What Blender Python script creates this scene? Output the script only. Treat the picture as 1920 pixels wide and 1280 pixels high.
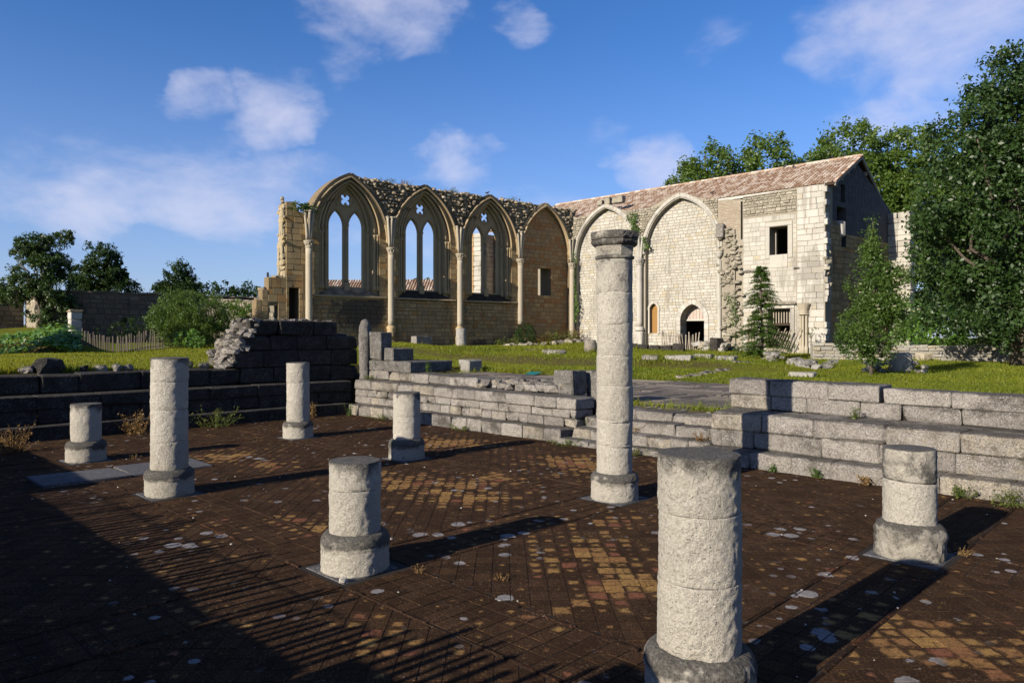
import bpy, bmesh, math, random
import numpy as np
from mathutils import Vector
from mathutils.geometry import delaunay_2d_cdt

# ------------------------------------------------------------------ camera, sky, sun, exposure
for o in list(bpy.data.objects):
    bpy.data.objects.remove(o)
SC = bpy.context.scene
COL = SC.collection
R = math.radians
CAMZ, FPX, HORIZON = 1.796, 1347.0, 632.0
cam_d = bpy.data.cameras.new('camera')
cam_d.sensor_width = 36.0
cam_d.lens = FPX / 1920 * 36
cam_d.shift_y = -8 / 1920
cam_d.clip_start, cam_d.clip_end = 0.05, 3000
cam = bpy.data.objects.new('camera', cam_d)
COL.objects.link(cam)
cam.location = (0, 0, CAMZ)
cam.rotation_euler = (R(90), 0, 0)
SC.camera = cam

SUN_EL, SUN_AZ = 21.8, 227.4            # azimuth clockwise from +Y
sl = bpy.data.lights.new('sun', 'SUN')
sl.energy = 5.0
sl.angle = R(0.53)
sl.color = (1.0, 0.90, 0.755)
sun = bpy.data.objects.new('sun', sl)
COL.objects.link(sun)
Ld = Vector((math.sin(R(SUN_AZ + 180)) * math.cos(R(SUN_EL)), math.cos(R(SUN_AZ + 180)) * math.cos(R(SUN_EL)), -math.sin(R(SUN_EL))))
sun.rotation_euler = Ld.to_track_quat('-Z', 'Y').to_euler()

SC.view_settings.view_transform = 'Standard'
SC.view_settings.look = 'None'
SC.view_settings.gamma = 1
SC.view_settings.use_curve_mapping = False
SC.view_settings.exposure = 0.95
SC.render.engine = 'CYCLES'
SC.cycles.max_bounces = 6
SC.cycles.diffuse_bounces = 3
SC.cycles.transparent_max_bounces = 6


class NT:
    """small helper to write node trees as expressions"""
    def __init__(s, tree):
        s.t = tree; s.n = tree.nodes; s.l = tree.links; s.n.clear()
    def new(s, kind, **kw):
        d = s.n.new(kind)
        for k, v in kw.items(): setattr(d, k, v)
        return d
    def put(s, sock, v):
        if v is None: return
        if isinstance(v, bpy.types.NodeSocket): s.l.new(v, sock)
        elif isinstance(v, (tuple, list)) and len(v) == 3 and sock.type == 'RGBA': sock.default_value = (*v, 1)
        else: sock.default_value = v
    def m(s, op, a, b=None, c=None, clamp=False):
        d = s.new('ShaderNodeMath', operation=op, use_clamp=clamp)
        for i, v in enumerate((a, b, c)): s.put(d.inputs[i], v)
        return d.outputs[0]
    def vm(s, op, a, b=None):
        d = s.new('ShaderNodeVectorMath', operation=op)
        s.put(d.inputs[0], a); s.put(d.inputs[1], b)
        return d.outputs[0]
    def mix(s, f, a, b, bt='MIX'):
        d = s.new('ShaderNodeMix', data_type='RGBA', blend_type=bt)
        s.put(d.inputs[0], f); s.put(d.inputs[6], a); s.put(d.inputs[7], b)
        return d.outputs[2]
    def sstep(s, x, lo, hi, a=0.0, b=1.0):
        d = s.new('ShaderNodeMapRange', interpolation_type='SMOOTHSTEP')
        for i, v in enumerate((x, lo, hi, a, b)): s.put(d.inputs[i], v)
        return d.outputs[0]
    def noise(s, vec, scale, detail=4, rough=.55, dist=0.0):
        d = s.new('ShaderNodeTexNoise')
        s.put(d.inputs['Vector'], vec); s.put(d.inputs['Scale'], scale); s.put(d.inputs['Detail'], detail)
        s.put(d.inputs['Roughness'], rough); s.put(d.inputs['Distortion'], dist)
        return d.outputs[0]
    def vor(s, vec, scale, rnd=1.0, out='Distance'):
        d = s.new('ShaderNodeTexVoronoi')
        s.put(d.inputs['Vector'], vec); s.put(d.inputs['Scale'], scale); s.put(d.inputs['Randomness'], rnd)
        return d.outputs[out]
    def attr(s, name):
        return s.new('ShaderNodeAttribute', attribute_name=name).outputs['Fac']
    def geo(s, out):
        return s.new('ShaderNodeNewGeometry').outputs[out]
    def sep(s, v):
        return s.new('ShaderNodeSeparateXYZ').outputs, v


def sepxyz(nt, v):
    d = nt.new('ShaderNodeSeparateXYZ'); nt.put(d.inputs[0], v)
    return d.outputs


# world: physical sky, thin fair-weather cloud laid over it by direction
W = bpy.data.worlds.new('World'); SC.world = W; W.use_nodes = True
nt = NT(W.node_tree)
sky = nt.new('ShaderNodeTexSky', sky_type='NISHITA')
sky.sun_disc = False
sky.sun_elevation = R(SUN_EL)
sky.sun_rotation = R(SUN_AZ)
sky.air_density = 1.0; sky.dust_density = 0.4; sky.ozone_density = 3.0
tc = nt.new('ShaderNodeTexCoord').outputs['Generated']
X, Y, Z = sepxyz(nt, tc)
az = nt.m('MULTIPLY', nt.m('ARCTAN2', X, Y), 57.2958)
el = nt.m('MULTIPLY', nt.m('ARCSINE', Z), 57.2958)
CLOUDS = [(-9.5, 25.0, 6.5, 4.2, .8), (-13.4, 21.3, 3, 3, .7), (-23, 17.4, 3.0, 2.2, .7), (-18.4, 16.6, 3.4, 3.2, .9), (-22, 10.6, 16, 3.6, .72),
          (-31, 9.0, 6, 2.4, .8), (-4.7, 13.0, 3.6, 3.0, .9), (11.7, 13.0, 4, 2.8, .75), (31.5, 20.5, 9.5, 6.5, 1.1), (28, 15.0, 5, 2.3, 1.0),
          (0.8, 23, 2.6, 1.6, .42), (16, 21.5, 3, 2, .22), (7.5, 15.5, 2.5, 1.4, .3), (-2, 9, 18, 3.0, .5),
          (-70, 25, 20, 8, 1), (75, 28, 22, 9, 1), (150, 30, 30, 10, .8), (-140, 22, 30, 8, .7), (10, 48, 25, 8, .7), (-60, 55, 22, 9, .6), (110, 14, 20, 4, .8)]
vx = nt.new('ShaderNodeCombineXYZ')
nt.put(vx.inputs[0], nt.m('MULTIPLY', az, .11)); nt.put(vx.inputs[1], nt.m('MULTIPLY', el, .2)); nt.put(vx.inputs[2], 3.3)
cn = nt.noise(vx.outputs[0], 1.0, 7, .58, .35)
cn2 = nt.noise(vx.outputs[0], 3.1, 6, .6, .2)
wn = nt.new('ShaderNodeTexNoise'); nt.put(wn.inputs['Vector'], vx.outputs[0]); nt.put(wn.inputs['Scale'], 1.7); nt.put(wn.inputs['Detail'], 5)
wx, wy, wz = sepxyz(nt, wn.outputs['Color'])
azw = nt.m('ADD', az, nt.m('MULTIPLY', nt.m('SUBTRACT', wx, .5), 9.0))
elw = nt.m('ADD', el, nt.m('MULTIPLY', nt.m('SUBTRACT', wy, .5), 5.0))
mask = None
for a0, e0, ra, re, k in CLOUDS:
    dx = nt.m('MULTIPLY', nt.m('SUBTRACT', azw, a0), 1 / (ra * 1.12))
    dy = nt.m('MULTIPLY', nt.m('SUBTRACT', elw, e0), 1 / (re * 1.12))
    r2 = nt.m('ADD', nt.m('MULTIPLY', dx, dx), nt.m('MULTIPLY', dy, dy))
    b = nt.m('MULTIPLY', nt.m('SUBTRACT', 1.0, r2, clamp=True), k)
    mask = b if mask is None else nt.m('MAXIMUM', mask, b)
dens = nt.m('ADD', nt.m('MULTIPLY', nt.m('POWER', mask, .6), .62), nt.m('ADD', nt.m('MULTIPLY', cn, 1.25), nt.m('MULTIPLY', cn2, .35)))
dens = nt.m('MULTIPLY', nt.sstep(dens, .92, 1.72), nt.sstep(mask, 0.0, .3))
skyc = nt.new('ShaderNodeHueSaturation')
nt.put(skyc.inputs['Saturation'], 1.22); nt.put(skyc.inputs['Value'], 1.0); nt.put(skyc.inputs['Color'], sky.outputs[0])
haze = nt.sstep(el, -4.0, 24.0, .52, 0.0)
tint = nt.mix(1.0, skyc.outputs[0], (.88, .94, 1.22), 'MULTIPLY')
c0 = nt.mix(haze, tint, (3.0, 3.7, 6.2))
c1 = nt.mix(nt.m('MULTIPLY', dens, .68), c0, (6.0, 6.0, 7.2))
bg = nt.new('ShaderNodeBackground'); nt.put(bg.inputs[0], c1); nt.put(bg.inputs[1], .0675)
wo = nt.new('ShaderNodeOutputWorld'); nt.l.new(bg.outputs[0], wo.inputs[0])

# ------------------------------------------------------------------ helpers
rng = np.random.default_rng(11)
random.seed(5)
WL = {}                                  # world location of every parent


def _hash(ix, iy, iz, seed):
    n = (ix * 374761393 + iy * 668265263 + iz * 2147483647 + seed * 144665) & 0x7fffffff
    n = ((n ^ (n >> 13)) * 1274126177) & 0x7fffffff
    return ((n ^ (n >> 16)) & 0xffff) / 65535.0


def vnoise(P, scale, seed=0):
    """value noise in [-1,1]"""
    P = np.asarray(P, float) * scale
    i = np.floor(P).astype(np.int64); f = P - i; f = f * f * (3 - 2 * f)
    r = 0
    for dx in (0, 1):
        for dy in (0, 1):
            for dz in (0, 1):
                w = (f[:, 0] if dx else 1 - f[:, 0]) * (f[:, 1] if dy else 1 - f[:, 1]) * (f[:, 2] if dz else 1 - f[:, 2])
                r = r + w * _hash(i[:, 0] + dx, i[:, 1] + dy, i[:, 2] + dz, seed)
    return r * 2 - 1


def fbm(P, scale, octv=3, seed=0):
    a, r = 1.0, 0
    for k in range(octv):
        r = r + a * vnoise(P, scale * 2 ** k, seed + k); a *= .5
    return r


def empty(name, label, cat, loc, group=None, kind=None):
    o = bpy.data.objects.new(name, None); COL.objects.link(o)
    o.location = loc; o.empty_display_size = .2
    WL[o] = np.array(loc, float)
    tag(o, label, cat, group, kind)
    return o


def tag(o, label=None, cat=None, group=None, kind=None):
    if label: o['label'] = label
    if cat: o['category'] = cat
    if group: o['group'] = group
    if kind: o['kind'] = kind
    return o


def emit(name, V, F, mat, parent=None, rnd=None, smooth=False, vattr=None, kind=None, label=None):
    """one mesh object from world-space vertices; its origin sits at the foot of the piece"""
    V = np.asarray(V, float)
    org = np.array([(V[:, 0].min() + V[:, 0].max()) / 2, (V[:, 1].min() + V[:, 1].max()) / 2, V[:, 2].min()])
    me = bpy.data.meshes.new(name)
    if isinstance(F, np.ndarray):
        n, k = F.shape
        me.vertices.add(len(V)); me.vertices.foreach_set('co', (V - org).astype(np.float32).ravel())
        me.loops.add(n * k); me.loops.foreach_set('vertex_index', F.astype(np.int32).ravel())
        me.polygons.add(n); me.polygons.foreach_set('loop_start', np.arange(0, n * k, k, dtype=np.int32))
        try: me.polygons.foreach_set('loop_total', np.full(n, k, dtype=np.int32))
        except Exception: pass
        me.update(calc_edges=True)
    else:
        me.from_pydata((V - org).tolist(), [], F)
    nf = len(me.polygons)
    if rnd is not None:
        a = me.attributes.new('rnd', 'FLOAT', 'FACE')
        r = np.full(nf, rnd, np.float32) if np.isscalar(rnd) else np.asarray(rnd, np.float32)
        a.data.foreach_set('value', r)
    if vattr is not None:
        for an, av in vattr.items():
            a = me.attributes.new(an, 'FLOAT', 'POINT'); a.data.foreach_set('value', np.asarray(av, np.float32))
    if smooth: me.polygons.foreach_set('use_smooth', np.ones(nf, bool))
    me.materials.append(mat)
    o = bpy.data.objects.new(name, me); COL.objects.link(o)
    if parent is not None:
        o.parent = parent; o.location = org - WL[parent]
    else:
        o.location = org
    WL[o] = org
    if kind: o['kind'] = kind
    if label: o['label'] = label
    return o


def joined(pieces):
    Vs, Fs, rs, off = [], [], [], 0
    for V, F, r in pieces:
        Vs.append(np.asarray(V, float))
        for f in F: Fs.append([i + off for i in f]); rs.append(r)
        off += len(V)
    return np.vstack(Vs), Fs, rs


def in_view_area(V):
    V = np.asarray(V, float)
    d = np.maximum(V[:, 1], .3)
    x = 960 + FPX * V[:, 0] / d; y = HORIZON - FPX * (V[:, 2] - CAMZ) / d
    if V[:, 1].max() < .5: return 0
    x0, x1 = np.clip([x.min(), x.max()], 0, 1920); y0, y1 = np.clip([y.min(), y.max()], 0, 1280)
    return max(0, x1 - x0) * max(0, y1 - y0)


def pieces(name, plist, mat, parent, rest, most=300):
    """the `most` largest in view as parts of their own, the rest as one stuff part"""
    a = [in_view_area(p[0]) for p in plist]
    order = np.argsort(a)[::-1]
    for k in order[:most]:
        V, F, r = plist[k]
        if len(order) > most and a[k] == 0: break
        emit(name, V, F, mat, parent, r)
    rem = [plist[k] for k in order[most:]]
    if rem:
        V, F, r = joined(rem)
        emit(rest, V, F, mat, parent, r, kind='stuff')


def tube(path, rad, n=8, cap=True):
    path = np.asarray(path, float); m = len(path)
    rad = np.full(m, rad) if np.isscalar(rad) else np.asarray(rad, float)
    V, F = [], []
    ref = np.array([.31, .17, .93])
    for i in range(m):
        t = path[min(i + 1, m - 1)] - path[max(i - 1, 0)]; t /= np.linalg.norm(t) + 1e-9
        a = np.cross(t, ref)
        if np.linalg.norm(a) < .2: a = np.cross(t, [1, 0, 0])
        a /= np.linalg.norm(a); b = np.cross(t, a)
        for k in range(n):
            w = 2 * math.pi * k / n
            V.append(path[i] + rad[i] * (a * math.cos(w) + b * math.sin(w)))
    for i in range(m - 1):
        for k in range(n):
            k2 = (k + 1) % n
            F.append([i * n + k, i * n + k2, (i + 1) * n + k2, (i + 1) * n + k])
    if cap:
        F.append(list(range(n))[::-1]); F.append(list(range((m - 1) * n, m * n)))
    return V, F


def lathe(prof, n, cx, cy, rough=0.0, seed=0, sq=None):
    """prof: list of (r,z); returns V,F"""
    prof = np.asarray(prof, float); m = len(prof)
    ang = np.arange(n) * 2 * math.pi / n
    V = np.zeros((m, n, 3))
    V[:, :, 0] = prof[:, None, 0] * np.cos(ang); V[:, :, 1] = prof[:, None, 0] * np.sin(ang); V[:, :, 2] = prof[:, None, 1]
    V = V.reshape(-1, 3)
    if rough:
        Pn = V + [cx, cy, 0]
        d = fbm(Pn, 6, 3, seed) * rough * .55 + fbm(Pn, 34, 2, seed + 9) * rough * .8 - np.maximum(0, vnoise(Pn, 24, seed + 3) - .4) * rough * 2.0
        rr = np.linalg.norm(V[:, :2], axis=1) + 1e-9
        V[:, :2] *= (1 + d / np.maximum(rr, .05) * np.minimum(1, rr / .05))[:, None]
        V[:, 2] += fbm(Pn + 31, 9, 2, seed + 5) * rough * .5
    V = V + [cx, cy, 0]
    F = []
    for i in range(m - 1):
        for k in range(n):
            k2 = (k + 1) % n
            F.append([i * n + k, i * n + k2, (i + 1) * n + k2, (i + 1) * n + k])
    F.append(list(range(n))[::-1]); F.append([(m - 1) * n + k for k in range(n)])
    return V, F


# rounded block template: corner (sx,sy,sz) has three vertices, one per face
_CI = {}
_RBF = []
def _mk():
    cs = [(x, y, z) for x in (0, 1) for y in (0, 1) for z in (0, 1)]
    for i, c in enumerate(cs):
        for a in range(3): _CI[(c, a)] = i * 3 + a
    quad = [(0, 0), (1, 0), (1, 1), (0, 1)]
    def cc(a, s, q):
        o = [0, 0, 0]; o[a] = s; o[(a + 1) % 3] = q[0]; o[(a + 2) % 3] = q[1]; return tuple(o)
    for a in range(3):
        for s in (0, 1):
            f = [_CI[(cc(a, s, q), a)] for q in quad]
            _RBF.append(f if s else f[::-1])
    for a in range(3):            # edges along axis a
        b, c = (a + 1) % 3, (a + 2) % 3
        for q in quad:
            lo, hi = cc(a, 0, q), cc(a, 1, q)
            f = [_CI[(lo, b)], _CI[(hi, b)], _CI[(hi, c)], _CI[(lo, c)]]
            _RBF.append(f if q[0] == q[1] else f[::-1])
    for c in cs:
        f = [_CI[(c, 0)], _CI[(c, 1)], _CI[(c, 2)]]
        _RBF.append(f if sum(c) % 2 else f[::-1])
_mk()


def rblock(fr, a, b, z, bev=.02, jit=.008, flip=False):
    """bevelled block in frame fr(a,b,z)->xyz ; a,b,z are (lo,hi)"""
    L = [a, b, z]
    bev = min(bev, *(abs(l[1] - l[0]) * .3 for l in L))
    V = np.zeros((24, 3))
    i = 0
    for x in (0, 1):
        for y in (0, 1):
            for w in (0, 1):
                c = np.array([L[0][x], L[1][y], L[2][w]], float) + rng.uniform(-jit, jit, 3)
                ins = np.array([bev if not s else -bev for s in (x, y, w)]) * (rng.uniform(2.0, 3.6) if rng.random() < .10 else 1.0)
                for k in range(3):
                    q = c.copy()
                    for j in range(3):
                        if j != k: q[j] += ins[j] * rng.uniform(.7, 1.3)
                    V[i] = q; i += 1
    return np.array([fr(*q) for q in V]), ([f[::-1] for f in _RBF] if flip else _RBF)


_ICO = {}
def boulder(c, size, seed, flat=1.0, ang=.35, sub=1):
    """irregular stone lump"""
    if sub not in _ICO:
        bm = bmesh.new(); bmesh.ops.create_icosphere(bm, subdivisions=sub, radius=1)
        _ICO[sub] = (np.array([v.co[:] for v in bm.verts]), [[v.index for v in f.verts] for f in bm.faces]); bm.free()
    V, F = _ICO[sub]
    V = V.copy()
    V = np.sign(V) * np.abs(V) ** .66
    d = 1 + ang * vnoise(V + seed * 3.7, 1.3, seed) + ang * .4 * vnoise(V + seed, 3.1, seed + 1)
    V = V * d[:, None] * np.array(size)
    w = (seed * 1.913) % 6.28
    cw, sw = math.cos(w), math.sin(w)
    V = np.stack([V[:, 0] * cw - V[:, 1] * sw, V[:, 0] * sw + V[:, 1] * cw, V[:, 2]], 1)
    return V + np.array(c), F


# ------------------------------------------------------------------ frames
TH = 0.774
A0 = np.array([-6.22, 10.493])
U = np.array([math.sin(TH), math.cos(TH)]); VV = np.array([math.cos(TH), -math.sin(TH)])
def pq(p, q, z=0.0):                     # chapter house: p away-right, q toward-right
    a = A0 + U * p + VV * q
    return np.array([a[0], a[1], z])
J0 = np.array([3.98, 47.85])
D1 = np.array([-.757, -.6535]); D1 /= np.linalg.norm(D1); N1 = np.array([-D1[1], D1[0]])
D2 = np.array([.730, -.683]); D2 /= np.linalg.norm(D2); N2 = np.array([D2[1], -D2[0]])
DN = np.array([-math.sin(R(52.0)), -math.cos(R(52.0))]); NN = np.array([-DN[1], DN[0]])
_S0, _S1 = [-3.0, .07, 4.65, 9.35, 13.97, 18.65, 26.0], [-2.93, .07, 4.45, 9.04, 13.59, 18.26, 25.6]
def f1(s, w, z):                         # nave wall: s from the corner to the left, w towards the camera
    a = J0 + DN * np.interp(s, _S0, _S1) + NN * w
    return np.array([a[0], a[1], 1 + (z - 1) * 1.011])
def f2(s, w, z):                         # sunlit church side: s from the corner to the right
    a = J0 + D2 * s + N2 * w
    return np.array([a[0], a[1], z])

# ------------------------------------------------------------------ materials
def newmat(name):
    m = bpy.data.materials.new(name); m.use_nodes = True
    nt = NT(m.node_tree)
    b = nt.new('ShaderNodeBsdfPrincipled'); o = nt.new('ShaderNodeOutputMaterial')
    nt.l.new(b.outputs[0], o.inputs[0])
    b.inputs['Specular IOR Level'].default_value = .25
    return m, nt, b, o


ALB = .69
def alb(nt, c): return nt.mix(1.0, c, (ALB, ALB, ALB), 'MULTIPLY')


def bump(nt, b, h, strength, dist):
    d = nt.new('ShaderNodeBump'); nt.put(d.inputs['Strength'], strength); nt.put(d.inputs['Distance'], dist); nt.put(d.inputs['Height'], h)
    nt.l.new(d.outputs[0], b.inputs['Normal'])


def stone(name, ca, cb, cc=None, dark=(.05, .045, .04), d_scale=2.5, d_lo=.62, d_hi=.8, top=0.0, lich=0.0, white=0.0,
          bs=1.0, bd=.012, gs=40, ccthr=.75, pit=0.0, stain=None, speck=.0, var=.18, streak=0.0):
    m, nt, b, o = newmat(name)
    pos = nt.geo('Position')
    rnd = nt.attr('rnd')
    n1 = nt.noise(pos, 1.1, 5, .6); n2 = nt.noise(pos, 11, 5, .65); n3 = nt.noise(pos, gs, 4, .7)
    f = nt.m('ADD', nt.m('MULTIPLY', rnd, .75), nt.m('MULTIPLY', nt.m('SUBTRACT', n1, .38), 1.2), clamp=True)
    c = nt.mix(f, ca, cb)
    if cc: c = nt.mix(nt.sstep(nt.m('ADD', nt.m('FRACT', nt.m('MULTIPLY', rnd, 7.31)), nt.m('MULTIPLY', nt.m('SUBTRACT', n2, .5), .6)), ccthr, ccthr + .14), c, cc)
    c = nt.mix(nt.sstep(n3, .35, .72, .42, 0), c, nt.mix(.5, c, (.02, .018, .015)))
    c = nt.mix(nt.m('MULTIPLY', nt.m('FRACT', nt.m('MULTIPLY', rnd, 5.37)), var), c, nt.mix(.8, c, (.05, .042, .033)))
    if streak: c = nt.mix(nt.m('MULTIPLY', nt.sstep(nt.m('MULTIPLY', nt.noise(nt.vm('MULTIPLY', pos, (1, 1, .13)), 2.6, 6, .65), nt.noise(pos, .5, 3, .5)), .27, .36), streak), c, nt.mix(.7, c, (.06, .05, .038)))
    gv = sepxyz(nt, nt.vor(nt.vm('ADD', pos, nt.vm('MULTIPLY', nt.new('ShaderNodeTexNoise').outputs['Color'], (.01, .01, .01))), gs * 1.9, out='Color'))
    if speck: c = nt.mix(nt.m('MULTIPLY', nt.sstep(nt.m('ADD', gv[0], nt.m('MULTIPLY', nt.m('SUBTRACT', nt.noise(pos, 7, 5, .7), .5), 1.5)), .58, .85), speck), c, nt.mix(.25, dark, c))
    nd = nt.noise(pos, d_scale, 8, .68, .3)
    if top:
        nz = sepxyz(nt, nt.geo('Normal'))[2]
        nd = nt.m('ADD', nd, nt.m('MULTIPLY', nt.sstep(nz, .3, .9), top))
    if lich: nd = nt.m('ADD', nd, nt.m('MULTIPLY', nt.attr('lich'), lich))
    if stain:
        for (cx, cy, cz), (rx, ry, rz), k in stain:
            q = nt.vm('MULTIPLY', nt.vm('SUBTRACT', pos, (cx, cy, cz)), (1 / rx, 1 / ry, 1 / rz))
            L = nt.new('ShaderNodeVectorMath', operation='LENGTH'); nt.put(L.inputs[0], q)
            nd = nt.m('ADD', nd, nt.m('MULTIPLY', nt.m('SUBTRACT', 1.0, L.outputs['Value'], clamp=True), k))
    nd = nt.m('ADD', nd, nt.m('MULTIPLY', nt.m('SUBTRACT', n2, .5), .22))
    dm = nt.sstep(nd, d_lo, d_hi)
    c = nt.mix(nt.m('MULTIPLY', dm, .9), c, nt.mix(nt.sstep(n3, .4, .75), dark, tuple(min(1, x * 3.2) for x in dark)))
    if white:
        wv = nt.m('ADD', gv[1], nt.m('MULTIPLY', nt.m('SUBTRACT', nt.noise(pos, 5, 5, .7), .5), 1.6))
        c = nt.mix(nt.m('MULTIPLY', nt.sstep(wv, .82, .98), white), c, (.66, .64, .60))
    nt.l.new(alb(nt, c), b.inputs['Base Color']); b.inputs['Roughness'].default_value = .92
    h = nt.m('ADD', nt.m('MULTIPLY', n2, .8), nt.m('MULTIPLY', n3, .55))
    h = nt.m('ADD', h, nt.m('MULTIPLY', nt.noise(pos, gs * 3.3, 3, .7), .3))
    h = nt.m('ADD', h, nt.m('MULTIPLY', gv[2], .25))
    if pit: h = nt.m('SUBTRACT', h, nt.m('MULTIPLY', nt.sstep(nt.m('ADD', gv[0], nt.m('MULTIPLY', nt.m('SUBTRACT', nt.noise(pos, 14, 4, .7), .5), 1.3)), .62, .9), pit * .7))
    bump(nt, b, h, bs, bd)
    return m


M = {}
M['column'] = stone('column_limestone', (.79, .735, .625), (.60, .55, .455), dark=(.05, .047, .042), d_scale=3.2, d_lo=.66, d_hi=.86, top=.25, lich=.42, white=.12, bs=1.0, bd=.03, gs=62, pit=.75, speck=.16)
M['joint'] = stone('lime_mortar', (.68, .63, .55), (.56, .52, .45), d_lo=.8, d_hi=1, bs=.6)
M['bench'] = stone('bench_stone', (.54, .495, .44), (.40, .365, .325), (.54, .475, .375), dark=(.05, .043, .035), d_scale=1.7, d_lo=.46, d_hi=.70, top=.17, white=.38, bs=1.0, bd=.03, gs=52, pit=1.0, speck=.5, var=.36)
M['bench_dark'] = stone('lichened_stone_shade_dark', (.060, .052, .043), (.032, .029, .025), dark=(.012, .0105, .009), d_scale=3, d_lo=.42, d_hi=.66, top=-.14, white=.13, bs=1.0, bd=.025, gs=45, speck=.5)  # lichened bench stone, darkened so the left bench's shade is in its colour
M['block'] = stone('loose_block_stone', (.50, .47, .42), (.36, .34, .30), dark=(.045, .042, .038), d_scale=4, d_lo=.54, d_hi=.76, top=.12, white=.35, bs=1, bd=.03, speck=.7)
ST1 = [((*f1(15.9, .3, 3.1)[:2], 3.1), (1.9, 1.9, 1.6), .55), ((*f1(14.6, .2, 3.4)[:2], 3.3), (1.0, 1.0, 1.2), .4), ((*f1(9.0, 0, 1.2)[:2], 1.2), (7, 7, .8), .25),
       ((*f1(5.0, 0, 1.2)[:2], 1.3), (5, 5, 1.0), .25)]
M['nave'] = stone('nave_ashlar', (.62, .445, .215), (.43, .31, .16), (.55, .32, .12), dark=(.05, .042, .034), d_scale=.9, d_lo=.60, d_hi=.84, top=.1, bs=.9, bd=.02, gs=30, stain=ST1, var=.35, streak=.5)
M['infill'] = stone('bay_infill_ashlar', (.64, .43, .20), (.46, .31, .16), (.55, .28, .11), dark=(.07, .055, .04), d_scale=.8, d_lo=.62, d_hi=.88, bs=.9, bd=.02, gs=30, ccthr=.62)
M['mould'] = stone('moulding_stone', (.60, .455, .26), (.42, .32, .19), dark=(.05, .042, .033), d_scale=1.3, d_lo=.57, d_hi=.83, top=.22, bs=.6, bd=.012, gs=30)
M['shaft'] = stone('shaft_stone', (.56, .49, .37), (.42, .37, .29), dark=(.06, .054, .046), d_scale=1.2, d_lo=.66, d_hi=.9, bs=.5, bd=.01, gs=30)
M['rubble1'] = stone('rubble_dark', (.54, .44, .30), (.34, .275, .19), (.64, .54, .38), dark=(.035, .03, .023), d_scale=1.3, d_lo=.54, d_hi=.76, top=.3, bs=1.0, bd=.03, gs=22, ccthr=.8)
M['church'] = stone('church_limestone', (.62, .595, .525), (.52, .49, .425), (.54, .475, .34), dark=(.15, .13, .10), d_scale=1.0, d_lo=.60, d_hi=.92, bs=.7, bd=.014, gs=30, ccthr=.86, var=.22, streak=.45)
M['quoin'] = stone('pale_ashlar', (.66, .63, .565), (.55, .52, .46), (.56, .50, .39), dark=(.14, .125, .10), d_scale=1.1, d_lo=.62, d_hi=.92, bs=.7, bd=.012, gs=30, ccthr=.9, var=.25, streak=.5)
M['rubble2'] = stone('rubble_pale', (.50, .455, .36), (.36, .325, .25), (.56, .51, .41), dark=(.06, .052, .04), d_scale=1.7, d_lo=.52, d_hi=.8, top=.2, bs=1, bd=.03, gs=22)
M['mortar1'] = stone('nave_mortar', (.34, .25, .135), (.24, .175, .10), dark=(.035, .03, .024), d_scale=.9, d_lo=.6, d_hi=.84, bs=1, bd=.02, stain=ST1)
M['mortar2'] = stone('church_mortar', (.43, .385, .30), (.34, .30, .235), dark=(.13, .11, .085), d_scale=1.2, d_lo=.62, d_hi=.92, bs=1, bd=.02)
M['concrete'] = stone('grey_blockwork', (.135, .135, .145), (.095, .095, .105), dark=(.05, .05, .052), d_scale=1.5, d_lo=.66, d_hi=.9, bs=.6, bd=.012)
M['greyblock'] = stone('lichened_block_shade_dark', (.27, .25, .225), (.17, .158, .142), dark=(.022, .020, .018), d_scale=4, d_lo=.5, d_hi=.72, top=.1, white=.5, bs=1, bd=.03, gs=50, speck=.7)  # block stone darkened so the shaded ends look black; shade is in the colour
M['pale_rubble'] = stone('pale_field_stone', (.55, .525, .47), (.40, .375, .32), (.50, .44, .32), dark=(.08, .072, .06), d_scale=3, d_lo=.6, d_hi=.82, top=.1, bs=1, bd=.03, gs=25)
M['oldwall'] = stone('old_boundary_wall', (.27, .215, .15), (.19, .155, .115), (.34, .27, .19), dark=(.05, .042, .034), d_scale=1.1, d_lo=.52, d_hi=.76, bs=1, bd=.03, gs=14)  # the shade on the boundary wall's dark faces is put into this colour
M['lightwall'] = stone('pale_wall_face', (.52, .46, .35), (.42, .365, .27), dark=(.12, .10, .08), d_scale=1.2, d_lo=.62, d_hi=.9, bs=1, bd=.03, gs=16)  # paler stone for sunlit wall faces; the sunlight is put into the colour
M['slab'] = stone('grey_flagstone', (.14, .138, .145), (.085, .085, .09), dark=(.03, .03, .03), d_scale=5, d_lo=.5, d_hi=.75, white=.15, bs=.6, bd=.01, speck=.4)


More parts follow.
